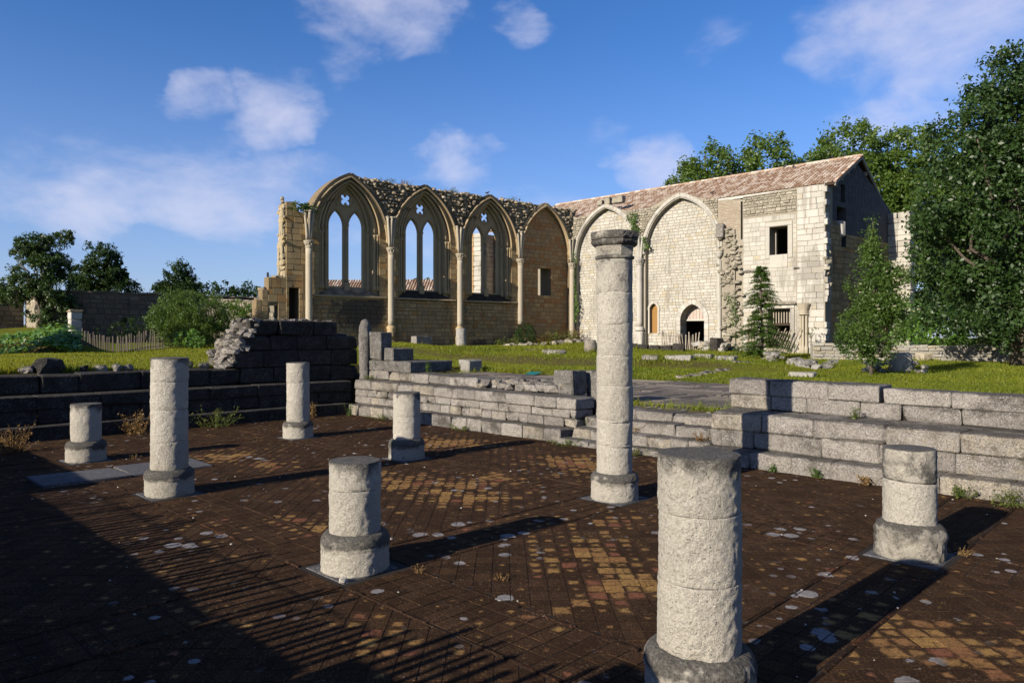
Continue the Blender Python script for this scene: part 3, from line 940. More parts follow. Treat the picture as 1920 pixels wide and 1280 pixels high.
V, F = rblock(pq, (-.95, .02), (1.02, 1.86), (-.04, .03), .01, .01)
slab = emit('grave_slab', V, F, M['slab'], None, .4)
tag(slab, 'long flat grey stone slab lying on the dark tiles in front of the low column stub', 'stone slab', 'flat grey slabs on the pavement')
V, F = rblock(pq, (.05, 1.09), (1.02, 1.83), (-.04, .028), .01, .01)
slab = emit('grave_slab', V, F, M['slab'], None, .6)
tag(slab, 'grey stone slab half hidden behind the base of the tall left column', 'stone slab', 'flat grey slabs on the pavement')

# ------------------------------------------------------------------ chapter-house columns
def column(label, p, q, top, joints, seed, n=72, dz=.025, lich_top=.8, dark_drum=(), cap=False, base_h=.30, group='round columns of the chapter house'):
    c = pq(p, q)
    t = empty('stone_column', label, 'column', c, group)
    rf = .0045
    # base: low drum and rounded shoulder
    zs = list(np.arange(0.0, .19, dz * .8)) + [.195, .203, .208, .214]
    prof = [(.262, z) for z in zs[:-4]] + [(.266, .19), (.268, .198), (.262, .206), (.268, .214)]
    for k in range(1, 9):
        a = k / 8 * math.pi / 2
        prof.append((.268 - .062 * (1 - math.cos(a)), .214 + (base_h - .22) * math.sin(a)))
    V, F = lathe(prof, n, c[0], c[1], rf * 1.3, seed)
    lz = np.clip(1 - np.abs(V[:, 2] - .235) / .085, 0, 1) * .75 + .22
    emit('base', V, F, M['column'], t, .5 + .3 * math.sin(seed), smooth=True, vattr={'lich': lz})
    ed = [base_h - .01] + sorted(joints) + [top]
    for k in range(len(ed) - 1):
        z0, z1 = ed[k], ed[k + 1]
        m = max(4, int((z1 - z0) / dz))
        rr = .2 + .0018 * math.sin(seed * 2.1 + k * 1.7) - .001
        zz = np.linspace(z0 + .0025, z1 - .0025, m)
        prof = [(rr - .0015, z0 + .0003)] + [(rr, z) for z in zz] + [(rr - .0015, z1 - .0003)]
        if k == len(ed) - 2 and not cap:
            prof = prof[:-1] + [(rr - .006, z1 - .002)] + [(rr * f, z1 + .004 * math.sin(f * 9 + seed)) for f in (.9, .75, .55, .35, .15)]
        V, F = lathe(prof, n, c[0], c[1], rf, seed + k * 5)
        ed_ = np.minimum(z1 - V[:, 2], V[:, 2] - z0); cut = np.maximum(0, vnoise(V, 7, seed + k) - .25) * .030 * np.clip(1 - ed_ / .05, 0, 1)
        V[:, :2] -= (V[:, :2] - c[:2]) * (cut / .2)[:, None]
        V[:, 0] += .0025 * math.sin(seed + k * 2.3); V[:, 1] += .0025 * math.cos(seed * 1.3 + k)
        l = np.clip(1 - (top - V[:, 2]) / .26, 0, 1) ** 1.3 * lich_top
        if k in dark_drum: l = np.maximum(l, .55)
        r = rng.uniform(.05, .7)
        emit('drum', V, F, M['column'], t, r, smooth=True, vattr={'lich': l})
        if k > 0 and cap:
            V, F = lathe([(.17, z0 - .006), (.1965, z0 - .006), (.1985, z0), (.1965, z0 + .006), (.17, z0 + .006)], n, c[0], c[1], .003, seed)
            emit('mortar_joint', V, F, M['joint'], t, .3, smooth=True)
    return t, c


column('short thick column stub with a low dark base, nearest the left edge of the pavement', 0, 0, .83, [], 3, lich_top=.9)
column('waist-high column of three drums on a wide base, in front of the shaded left bench', 0, 3.19, 1.56, [.61, .97, 1.293], 7, lich_top=.85)
column('slim-looking column of three drums far back, before the shaded bench and tall wall stub', 3.393, 0, 1.34, [.644, .984], 13, lich_top=.5)
column('short column whose low dark base stands in the next column\'s shadow, before the sunlit bench', 3.393, 3.19, .98, [.627], 19, lich_top=.75)
column('squat column stub in the front centre with a grey flat top and broad base', 0, 6.986, .84, [.625], 23, n=100, dz=.016, lich_top=.75)
tall, ct = column('tallest column, complete with an octagonal capital, before the doorway steps', 3.393, 6.986, 2.655, [.60, .871, 1.247, 1.587, 1.945, 2.285], 29, n=80, lich_top=.0, dark_drum=(6,), cap=True)
column('big pale column stub closest to the camera, its base half in shadow', 0, 9.98, 1.23, [.63, .955], 37, n=160, dz=.010, lich_top=.8)


def octa(r, z, cx, cy, rot): return [(cx + r * math.cos(rot + k * math.pi / 4), cy + r * math.sin(rot + k * math.pi / 4), z) for k in range(8)]
def octo_stack(prof, cx, cy, rot, seed, sub=3, rough=.006):
    V, F = [], []; n = 8 * sub
    for r, z in prof:
        o = octa(r, z, cx, cy, rot)
        for k in range(8):
            a, b = np.array(o[k]), np.array(o[(k + 1) % 8])
            for j in range(sub): V.append(a + (b - a) * j / sub)
    V = np.array(V)
    d = fbm(V, 9, 3, seed) * rough + fbm(V, 30, 2, seed + 4) * rough * .6
    rad = V[:, :2] - [cx, cy]
    V[:, :2] += rad / (np.linalg.norm(rad, axis=1)[:, None] + 1e-6) * d[:, None]
    V[:, 2] += d * .6
    for i in range(len(prof) - 1):
        for k in range(n):
            F.append([i * n + k, i * n + (k + 1) % n, (i + 1) * n + (k + 1) % n, (i + 1) * n + k])
    F.append(list(range(n))[::-1]); F.append([(len(prof) - 1) * n + k for k in range(n)])
    return V, F


rot = R(-34)
V, F = lathe([(.19, 2.655), (.207, 2.662), (.218, 2.675), (.218, 2.69), (.205, 2.70), (.19, 2.702)], 64, ct[0], ct[1], .004, 5)
emit('astragal', V, F, M['column'], tall, .8, smooth=True, vattr={'lich': np.full(len(V), .75)})
V, F = octo_stack([(.212, 2.700), (.213, 2.72), (.216, 2.76), (.222, 2.80), (.226, 2.806)], ct[0], ct[1], rot, 3, 6, .003)
emit('capital', V, F, M['column'], tall, .9, vattr={'lich': np.full(len(V), .45)})
V, F = octo_stack([(.22, 2.806), (.246, 2.812), (.268, 2.828), (.276, 2.85), (.270, 2.868), (.262, 2.872), (.276, 2.878), (.284, 2.90), (.286, 2.93), (.282, 2.955), (.262, 2.963), (.15, 2.966)], ct[0], ct[1], rot, 8, 7, .008)
emit('abacus', V, F, M['column'], tall, .9, vattr={'lich': np.full(len(V), .85)})

# the lone column on the right: battered base, dark upper drum
c = pq(3.393, 9.98)
rc = empty('stone_column', 'column stub on the right with a dark upper drum and a battered lichened base', 'column', c, 'round columns of the chapter house')
prof = [(.262, z) for z in np.linspace(0, .15, 10)] + [(.268, .17), (.268, .2), (.262, .225), (.252, .245), (.24, .262), (.222, .275), (.205, .285), (.19, .29)]
V, F = lathe(prof, 96, c[0], c[1], .012, 51)
emit('base', V, F, M['column'], rc, .9, smooth=True, vattr={'lich': np.full(len(V), .62)})
zz = np.linspace(.15, .61, 30)
V, F = lathe([(.2 + .012 * max(0, 1 - (z - .15) / .16), z) for z in zz] + [(.195, .618)], 96, c[0], c[1], .003, 52)
V[:, 2] += np.where(V[:, 2] > .5, (V[:, 0] - c[0]) * -.06, 0)
emit('drum', V, F, M['column'], rc, .15, smooth=True, vattr={'lich': np.full(len(V), .05)})
zz = np.linspace(.628, .88, 20)
V, F = lathe([(.19, .622)] + [(.199, z) for z in zz] + [(.19, .884), (.15, .887), (.08, .884)], 96, c[0], c[1], .004, 53)
V[:, 2] += np.where(V[:, 2] < .74, (V[:, 0] - c[0]) * -.06, 0)
emit('drum', V, F, M['column'], rc, .95, smooth=True, vattr={'lich': np.full(len(V), .72)})

# ------------------------------------------------------------------ stepped benches round the chapter house
def fR(p, q, z): return pq(p, q, z * (1 - (q - 10) * .0105))


def course(fr, axis, lo, hi, cross, z, ln, bev=.016, jit=.008, hj=.0):
    """a row of blocks along axis ('p' or 'q') between lo and hi"""
    out = []; x = lo
    while x < hi - .05:
        l = rng.uniform(*ln)
        if hi - x - l < ln[0] * .5: l = hi - x
        e = min(x + l, hi)
        g = rng.uniform(.001, .005)
        cr = (cross[0] + rng.uniform(-1, 1) * jit, cross[1])
        zz = (z[0] + .0015, z[1] - .0015 + rng.uniform(-hj, hj))
        if axis == 'q': V, F = rblock(fr, cr, (x + g, e - g), zz, bev, jit)
        else: V, F = rblock(fr, (x + g, e - g), cr, zz, bev, jit)
        out.append((V, F, rng.random())); x = e
    return out


# right hand wall, beyond the doorway
wr = empty('bench_wall', 'sunlit grey stone bench wall in three tiers, right of the doorway steps', 'stone wall', pq(6.9, 9.7), 'stepped bench walls of the chapter house')
B = course(fR, 'q', 6.46, 13, (6.2, 6.62), (-.05, .205), (.5, .75))
B += course(fR, 'q', 6.46, 13, (6.49, 7.02), (.205, .45), (.5, .95)) + course(fR, 'q', 6.46, 13, (6.47, 7.02), (.45, .69), (.7, 1.05))
B += course(fR, 'q', 6.40, 13, (7.19, 7.72), (.69, .895), (.5, 1.0)) + course(fR, 'q', 6.38, 8.57, (7.18, 7.72), (.895, 1.12), (.6, .95)) + course(fR, 'q', 8.61, 13, (7.20, 7.70), (.895, 1.09), (.75, 1.1))
B += course(fR, 'q', 6.46, 13, (6.98, 7.3), (.42, .685), (.6, 1.2))
pieces('stone_block', B, M['bench'], wr, 'stone_blocks')
V, F = rblock(pq, (6.56, 7.4), (6.5, 12.9), (0, .68), .02, 0); emit('core', V, F, M['bed'], wr, .5)
V, F = rblock(pq, (7.28, 7.66), (6.55, 12.9), (.3, .87), .02, 0); emit('core', V, F, M['bed'], wr, .5)
# left part of the sunlit wall
wl = empty('bench_wall', 'sunlit grey stone bench wall left of the doorway, its top course broken to rubble', 'stone wall', pq(6.9, .5), 'stepped bench walls of the chapter house')
B = course(fR, 'q', -2.72, 3.79, (6.2, 6.62), (-.05, .205), (.38, .6))
B += course(fR, 'q', -2.9, 3.88, (6.5, 7.0), (.205, .36), (.22, .5)) + course(fR, 'q', -2.9, 3.88, (6.5, 7.0), (.36, .505), (.25, .6)) + course(fR, 'q', -2.9, 3.9, (6.47, 7.0), (.505, .69), (.5, 1.1))
B += course(fR, 'q', -3.0, .86, (6.96, 7.55), (.69, .865), (.5, .9), hj=.012)
B += course(fR, 'q', 1.9, 3.4, (7.02, 7.4), (.69, .86), (.3, .6), hj=.02)
pieces('stone_block', B, M['bench'], wl, 'stone_blocks')
V, F = rblock(pq, (6.56, 7.4), (-2.8, 3.8), (0, .66), .02, 0); emit('core', V, F, M['bed'], wl, .5)
RB = []
for k in range(70):
    q = rng.uniform(.9, 3.3); p = rng.uniform(7.02, 7.9)
    s = rng.uniform(.06, .16)
    w = pq(p, q, .74 + max(0, .16 - .05 * abs(q - 2.2)) * rng.random() + .04)
    v, f = boulder(w, (s * 1.3, s, s * .62), k); RB.append((v, f, rng.random()))
pieces('rubble_stone', RB, M['bench'], wl, 'rubble_stones')
def single(name, p, q, z, label, cat='stone block', mat='greyblock', bev=.02, group=None, fr=pq, jit=.012):
    V, F = rblock(fr, p, q, z, bev, jit)
    o = emit(name, V, F, M[mat], None, rng.random())
    return tag(o, label, cat, group)
single('jamb_block', (6.98, 7.4), (2.93, 3.42), (.74, 1.18), 'upright grey jamb block left of the doorway, beside the rubble top', group='doorway jamb blocks')
single('jamb_block', (7.5, 7.95), (3.30, 3.92), (.56, 1.17), 'grey jamb block set back behind the other jamb block, just left of the tallest column', group='doorway jamb blocks')
single('long_slab', (6.97, 8.25), (-3.0, -1.38), (.985, 1.235), 'long thick stone slab with a black shaded end, under the smaller block on the bench wall corner', 'stone slab')
single('loose_block', (7.0, 7.62), (-2.43, -2.07), (1.235, 1.54), 'small squared stone block resting on the long slab at the wall corner')
single('corner_pier', (6.98, 7.32), (-3.0, -2.55), (1.235, 1.92), 'square stone pier stump beside the round-topped upright stone', 'stone pier')
w = pq(7.0, -3.22)
V, F = lathe([(.15, z) for z in np.linspace(.76, 1.95, 26)] + [(.15 * math.cos(a), 1.95 + .3 * math.sin(a)) for a in np.linspace(.1, 1.5, 9)], 40, w[0], w[1], .012, 61)
o = emit('upright_stone', V, F, M['greyblock'], None, .4, smooth=True)
tag(o, 'dark upright stone with a rounded top at the end of the tall wall stub', 'standing stone')

# doorway steps
ds = empty('doorway_steps', 'worn stone steps rising through the gap in the sunlit bench wall', 'steps', pq(6.6, 5.2))
for (a, b), (z0, z1), (q0, q1), ln in (((6.08, 6.5), (-.05, .085), (3.80, 6.2), (.5, .8)), ((6.38, 6.8), (.05, .25), (3.9, 6.5), (.25, .6)), ((6.69, 7.1), (.2, .42), (3.92, 6.46), (.6, 1.1)), ((7.0, 7.6), (.36, .56), (3.92, 6.46), (.5, 1.0)), ((7.62, 8.2), (.36, .562), (3.92, 6.5), (.6, 1.2))):
    for V, F, r in course(pq, 'q', q0, q1, (a, b), (z0, z1), ln, .018, .012, .006): emit('step_block', V, F, M['bench'], ds, r)

# shaded left wall
ll = empty('bench_wall', 'shaded dark stone bench wall in three steps along the left side', 'stone wall', pq(1.7, -3.4), 'stepped bench walls of the chapter house')
def fL(a, b, z): return pq(a, -b, z)
B = course(fL, 'p', -3.4, 6.18, (2.7, 3.1), (-.05, .255), (.5, .9)) + course(fL, 'p', -3.4, 6.45, (3.0, 3.5), (.255, .51), (.5, .95)) + course(fL, 'p', -3.4, 6.45, (2.98, 3.5), (.51, .76), (.7, 1.1))
B += course(fL, 'p', -3.4, 6.95, (3.42, 4.0), (.76, 1.12), (.6, 1.1), .03, .015, .012)
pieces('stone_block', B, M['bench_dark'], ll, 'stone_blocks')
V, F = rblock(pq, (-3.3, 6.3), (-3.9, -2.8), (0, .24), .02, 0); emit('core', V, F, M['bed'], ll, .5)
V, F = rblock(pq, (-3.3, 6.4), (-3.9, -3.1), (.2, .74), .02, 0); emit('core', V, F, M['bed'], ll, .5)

ws = empty('wall_stub', 'tall dark stub of wall with a broken rubble end, standing on the left bench', 'ruined wall', pq(5.3, -3.9, 1.12))
B = course(fL, 'p', 3.76, 6.92, (3.42, 3.85), (1.12, 1.5), (.6, 1.0), .025, .015) + course(fL, 'p', 3.88, 6.92, (3.42, 3.85), (1.5, 1.83), (.6, 1.0), .025, .015)
B += course(fL, 'p', 4.13, 6.34, (3.42, 3.85), (1.83, 2.17), (.6, 1.0), .025, .02, .02)
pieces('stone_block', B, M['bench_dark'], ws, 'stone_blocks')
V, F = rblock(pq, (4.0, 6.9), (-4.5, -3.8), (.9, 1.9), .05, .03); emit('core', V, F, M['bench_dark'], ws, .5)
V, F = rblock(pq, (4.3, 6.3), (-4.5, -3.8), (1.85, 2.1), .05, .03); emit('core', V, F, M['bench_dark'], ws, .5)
RB = []
for k in range(210):
    if k < 150:                               # broken end
        h = rng.uniform(0, 1); z = 1.14 + h * 1.0
        p0 = 3.76 if z < 1.5 else (3.90 if z < 1.83 else 4.14)
        p0 -= .3 * max(0, (1.3 - z)) / .2 * rng.random() + .15 * rng.random() ** 3
        P = (p0 + rng.uniform(.02, .16), -rng.uniform(3.44, 4.5), z); s = rng.uniform(.05, .14)
    else:
        P = (rng.uniform(4.1, 6.4), -rng.uniform(3.5, 4.4), 2.16 + rng.uniform(-.03, .03)); s = rng.uniform(.04, .09)
    v, f = boulder(pq(*P), (s * 1.25, s, s * .75), k + 300); RB.append((v, f, rng.random()))
pieces('rubble_stone', RB[:150], M['bench'], ws, 'rubble_stones')
pieces('capping_stone', RB[150:], M['bench'], ws, 'capping_stones')

# bench wall on the near right, outside the picture
wn_ = empty('bench_wall', 'bench wall on the near right, outside the picture', 'stone wall', pq(2, 13.1), 'stepped bench walls of the chapter house')
for V, F, r in course(pq, 'p', -3.3, 6.2, (12.76, 13.1), (-.05, .22), (.5, .9)) + course(pq, 'p', -3.3, 6.4, (13.05, 13.5), (.22, .69), (.6, 1.0)) + course(pq, 'p', -3.3, 7.4, (13.45, 14.0), (.69, 1.1), (.6, 1.0)):
    emit('stone_block', V, F, M['bench'], wn_, r)
# front bench wall with its split-paling fence, beside and behind the camera: shades the near corner of the pavement
fw = empty('bench_wall', 'front bench wall beside the camera, outside the picture', 'stone wall', pq(-3.7, 3), 'stepped bench walls of the chapter house')
def fF(a, b, z): return pq(-a, b, z)
for q0, q1, top in ((-3, 1.9, 1.22), (1.9, 5.5, .93), (5.5, 8.2, .90), (8.2, 9.25, 1.02), (9.25, 10.1, 1.42)):
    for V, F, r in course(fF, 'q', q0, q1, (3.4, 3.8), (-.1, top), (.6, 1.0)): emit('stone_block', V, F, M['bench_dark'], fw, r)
v, f = boulder(pq(-3.6, 9.62, 1.46), (.16, .15, .15), 9); emit('capping_stone', v, f, M['bench'], fw, .5, smooth=True)  # added boulder, unseen, on a raised wall end to throw a rounded shadow
ff = empty('paling_fence', 'split chestnut paling fence along the front bench wall, outside the picture', 'fence', pq(-3.62, 4, .9), 'paling fences')
q = 1.8
while q < 9.2:
    h = rng.uniform(1.12, 1.34) + (.1 if q > 8 else 0)
    V, F = rblock(pq, (-3.63, -3.60), (q, q + rng.uniform(.03, .055)), (.6, h), .008, .004); emit('picket', V, F, M['picket'], ff, rng.random())
    q += rng.uniform(.07, .13)
for z in (.98, 1.2):
    V, F = tube([pq(-3.615, 1.8, z), pq(-3.615, 9.2, z)], .006, 6); emit('wire', V, F, M['wire'], ff, .5)

# ------------------------------------------------------------------ ruined nave wall
SX = [18.65, 13.96, 9.35, 4.65, .07]
BC = [16.3, 11.65, 7.0, 2.36]
nave = empty('nave_wall', 'long ruined nave wall with three tall traceried windows and one walled-up bay', 'ruined wall', f1(9.3, -.5, 1.2))
FO = [Arch(c, 2.13, 6.9, 10.08, 1.0) for c in BC]
WO = [Arch(c, 1.72, 7.2, 9.92, 4.0) for c in BC[:3]]
W2_ = [Arch(c, 1.43, 7.3, 9.80, 4.3) for c in BC[:3]]
W3_ = [Arch(c, 1.16, 7.4, 9.66, 4.3) for c in BC[:3]]


def raggy(pts, amp, step=.35, seed=0):
    """break a polyline into short uneven steps"""
    out = []; r = np.random.default_rng(seed)
    for (a, b), (c, d) in zip(pts[:-1], pts[1:]):
        n = max(1, int(math.hypot(c - a, d - b) / step))
        for k in range(n):
            t = k / n; out.append((a + (c - a) * t, b + (d - b) * t + r.uniform(-amp, amp)))
    out.append(pts[-1]); return out


ex1 = [p for p in FO[0].curve(14, .30)]                     # extrados of the first arch, right springing -> apex -> left springing
apex_i = len(ex1) // 2
left_part = ex1[apex_i:]
top = raggy([(-.35, 10.0), (2.0, 10.2), (4.6, 10.15), (9, 10.14), (14.2, 10.16), (15.6, 10.2)], .06, .3, 3)
outline = [(-.35, .5)] + top + [(s, z + .005) for s, z in left_part] + [(18.9, 6.9), (18.9, .5)]
V, F = panel(f1, outline, [w.poly() for w in WO] + [FO[3].poly()], -1.0, -.05)
emit('wall_core', V, F, M['mortar1'], nave, .5)
V, F = panel(f1, [(-.2, .5), (4.7, .5), (4.7, 10.0), (-.2, 10.0)], [Rect(1.72, 2.86, 4.4, 6.27).poly()], -1.3, -.24)
emit('bay_core', V, F, M['mortar1'], nave, .5)
S1 = []
low = masonry(f1, [Rect(4.75, 18.5, .9, 3.84)], [], .9, 3.84, (.15, .25), (.22, .5), -.05, .03, .014, .008, .014)
ring = []
for k in range(3):
    ring += masonry(f1, [FO[k]], [WO[k], Rect(0, 20, 0, 3.95)], 3.95, 10.05, (.26, .36), (.3, .6), -.05, .018, .008, .003, .008)
pil = []
for k in (1, 2, 3):
    pil += masonry(f1, [Rect(SX[k] - .36, SX[k] + .36, 3.95, 7.3)], [FO[k - 1], FO[k]], 3.95, 7.3, (.3, .4), (.4, .7), -.05, .02, .008, .003)
pieces('stone', low + ring + pil, M['nave'], nave, 'stones')
b4 = masonry(f1, [FO[3]], [Rect(1.72, 2.86, 4.4, 6.27)], 1.0, 10.05, (.2, .3), (.3, .6), -.24, .02, .01, .005)
pieces('infill_stone', b4, M['infill'], nave, 'infill_stones')
spn = []
SPA = [Arch(c, 2.43, 6.9, 10.36, 0) for c in BC]
for iz in range(19):
    for is_ in range(76):
        sx, zx = -.3 + is_ * .22 + rng.uniform(-.06, .06), 7.0 + iz * .175 + rng.uniform(-.05, .05)
        if zx > 10.18 or any(a.at(zx) and a.at(zx)[0] - .02 < sx < a.at(zx)[1] + .02 for a in SPA) or sx > 16.2: continue
        cs = rng.uniform(.085, .15)
        v, f = boulder(f1(sx, rng.uniform(-.10, .02), zx), (cs * 1.25, cs * .9, cs * .8), iz * 80 + is_); spn.append((v, f, rng.random()))
pieces('rubble_stone', spn, M['rubble1'], nave, 'rubble_stones')
cap = []
for k in range(120):
    s = rng.uniform(-.3, 15.6); w = rng.uniform(-.95, -.1)
    cs = rng.uniform(.07, .19)
    v, f = boulder(f1(s, w, 10.17 + rng.uniform(-.04, .06)), (cs * 1.4, cs, cs * .6), k); cap.append((v, f, rng.random()))
pieces('capping_stone', cap, M['rubble1'], nave, 'capping_stones', 60)
for k in range(4):
    vs = voussoirs(f1, FO[k], 0.0, .30, -.3, .04 + (.06 if k == 0 else 0), 13)
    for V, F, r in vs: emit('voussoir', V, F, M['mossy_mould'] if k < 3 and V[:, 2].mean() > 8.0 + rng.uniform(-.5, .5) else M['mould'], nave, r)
    V, F = arch_roll(f1, FO[k], .08, .07, .065, 6.85); emit('arch_roll', V, F, M['mould'], nave, .5, smooth=True)
    V, F = arch_roll(f1, FO[k], .27, .03, .04, 6.9); emit('arch_roll', V, F, M['mould'], nave, .4, smooth=True)
# free back of the first arch
V, F = panel(f1, ex1[apex_i - 3:] + [(p[0], p[1]) for p in FO[0].curve(14, .05)[apex_i - 3:]][::-1], [], -.98, -.3)
emit('arch_back', V, F, M['mossy_mould'], nave, .5)
# string course
for a, b in ((4.85, 9.15), (9.55, 13.76), (14.16, 18.4)):
    V, F = rblock(f1, (a, b), (-.06, .07), (3.85, 3.96), .03, .006, True); emit('string_course', V, F, M['mould'], nave, .6)


def quatre(c, z, d=.20, r=.138):
    out = []
    for k in range(48):
        t = 2 * math.pi * k / 48
        ph = ((t - math.pi / 4 + math.pi / 4) % (math.pi / 2)) - math.pi / 4
        rr = d * math.cos(ph) + math.sqrt(max(0, r * r - (d * math.sin(ph)) ** 2))
        out.append((c + rr * math.cos(t), z + rr * math.sin(t)))
    return out


for k in range(3):
    c = BC[k]
    a2, a3 = W2_[k], W3_[k]
    V, F = panel(f1, Arch(c, 1.75, 7.2, 9.95, 3.9).poly(), [Arch(c, 1.43, 7.3, 9.80, 3.95).poly()], -.95, -.22)
    emit('window_order', V, F, M['mould'], nave, .4)
    V, F = panel(f1, Arch(c, 1.46, 7.3, 9.83, 4.1).poly(), [Arch(c, 1.16, 7.4, 9.66, 4.15).poly()], -.93, -.40)
    emit('window_order', V, F, M['mould'], nave, .5)
    L = [Arch(c - .565, .425, 7.62, 8.44, 4.46), Arch(c + .565, .425, 7.62, 8.44, 4.46)]
    V, F = panel(f1, Arch(c, 1.2, 7.4, 9.70, 4.3).poly(), [l.poly() for l in L] + [quatre(c, 9.06)], -.74, -.52)
    tr = emit('tracery', V, F, M['mould'], nave, .6)
    for l in L:
        V, F = arch_roll(f1, l, .06, -.51, .045, 7.5, 10); emit('roll', V, F, M['mould'], tr, .5, smooth=True)
    ring_ = [f1(c + .42 * math.cos(t), -.515, 9.06 + .42 * math.sin(t)) for t in np.linspace(0, 2 * math.pi, 25)]
    V, F = tube(ring_, .03, 6, False); emit('roundel', V, F, M['mould'], tr, .5, smooth=True)
    # mullion: shaft, capital, base
    mu = c
    P = f1(mu, -.53, 0)
    V, F = lathe([(.085, 4.75), (.08, 5.0), (.08, 7.55)], 12, P[0], P[1]); m_ = emit('mullion', V, F, M['mould'], nave, .7, smooth=True)
    V, F = lathe([(.085, 7.5), (.10, 7.53), (.09, 7.58), (.11, 7.66), (.165, 7.76), (.17, 7.80), (.13, 7.83)], 12, P[0], P[1]); emit('capital', V, F, M['mould'], m_, .7, smooth=True)
    V, F = rblock(f1, (mu - .17, mu + .17), (-.72, -.34), (4.02, 4.72), .03, .01, True); emit('base', V, F, M['mould'], m_, .8)
    for sg in (-1, 1):
        for hw, w, r in ((1.50, -.19, .075), (1.22, -.38, .065), (1.66, -.12, .05)):
            P = f1(c + sg * hw, w, 0)
            V, F = lathe([(r * 1.5, 4.3), (r * 1.5, 4.5), (r * 1.1, 4.56), (r, 4.62), (r, 7.15), (r * 1.2, 7.2), (r * 1.7, 7.32), (r * 1.2, 7.36)], 10, P[0], P[1])
            emit('jamb_shaft', V, F, M['mould'], nave, .5, smooth=True)
    for a_, w, r in ((Arch(c, 1.50, 7.3, 9.86, 4), -.19, .07), (Arch(c, 1.22, 7.4, 9.73, 4), -.38, .06), (Arch(c, 1.74, 7.2, 9.98, 4), -.03, .05)):
        V, F = arch_roll(f1, a_, 0, w, r); emit('arch_roll', V, F, M['mould'], nave, .45, smooth=True)
    # sloping sill, overgrown black under the second and third windows
    q = [(c - 1.7, -.02, 3.98), (c + 1.7, -.02, 3.98), (c + 1.25, -.6, 4.46), (c - 1.25, -.6, 4.46)]
    V = [f1(*a) for a in q] + [f1(a[0], a[1], 3.8) for a in q]
    emit('window_sill', np.array(V), [[0, 1, 2, 3], [0, 4, 5, 1], [1, 5, 6, 2], [2, 6, 7, 3], [3, 7, 4, 0]], M['mossdark'] if k else M['mould'], nave, .5)


def engaged(fr, par, s, w, z0, z1, cap_h=.36, r=.17, ribs=True, ped=None, mat='shaft', rib_top=8.15):
    P = fr(s, w, 0)
    zz = np.linspace(z0, z1, 14)
    V, F = lathe([(r, z) for z in zz], 18, P[0], P[1], .003, int(s * 7) + 3)
    sh = emit('column_shaft', V, F, M[mat], par, rng.uniform(.1, .5), smooth=True)
    V, F = lathe([(r * 1.02, z1 - .02), (r * 1.2, z1), (r * 1.2, z1 + .03), (r * 1.0, z1 + .05), (r * 1.08, z1 + .14), (r * 1.45, z1 + .25), (r * 1.55, z1 + .27), (r * 1.6, z1 + .34), (r * 1.35, z1 + .36)], 18, P[0], P[1], .012, int(s * 5) + 1)
    emit('capital', V, F, M[mat], par, .5, smooth=False)
    for k in range(9):
        t = 2 * math.pi * k / 9
        v, f = boulder((P[0] + r * 1.22 * math.cos(t), P[1] + r * 1.22 * math.sin(t), z1 + .17 + .05 * (k % 2)), (.04, .04, .06), k + int(s * 3)); emit('leaf_carving', v, f, M[mat], par, .5)
    if ribs:
        for j, (ds, dw) in enumerate(((-.13, .03), (-.01, .12), (.13, .03))):
            n = 7; zt = rib_top + rng.uniform(-.1, .12)
            path = [fr(s + ds * ((k / n) ** 1.5) * .95 + (j - 1) * .10, w + dw * (k / n) ** 2 * .8, z1 + .34 + (zt - z1 - .34) * k / n) for k in range(n + 1)]
            V, F = tube(path, .075, 8); emit('rib_stump', V, F, M[mat], par, rng.random(), smooth=True)
            v, f = boulder(path[-1] + np.array([0, 0, .03]), (.10, .10, .07), j + int(s * 11)); emit('rib_block', v, f, M[mat], par, .5)
    return P


Z1 = 6.34
engaged(f1, nave, SX[0], .16, 1.1, Z1)
for k in (1, 2):
    P = engaged(f1, nave, SX[k], .16, 2.42, Z1)
    V, F = lathe([(.05, 1.72), (.16, 1.78), (.20, 1.95), (.17, 2.0), (.24, 2.12), (.20, 2.2), (.27, 2.3), (.24, 2.36), (.19, 2.40), (.19, 2.44)], 16, P[0], P[1], .01, k); emit('corbel_base', V, F, M['mould'], nave, .2, smooth=True)
    V, F = rblock(f1, (SX[k] - .28, SX[k] + .2), (-.06, .10), (.9, 1.85), .03, .02, True); emit('corbel_block', V, F, M['nave'], nave, .6)
engaged(f1, nave, SX[3], .10, 2.6, Z1)
engaged(f1, nave, SX[4] + .12, .22, 1.7, Z1)
V, F = lathe([(.27, .9), (.26, 1.6), (.22, 1.68), (.19, 1.78)], 16, *f1(SX[4] + .12, .22, 0)[:2], .01, 8); emit('column_base', V, F, M['nave'], nave, .5, smooth=True)
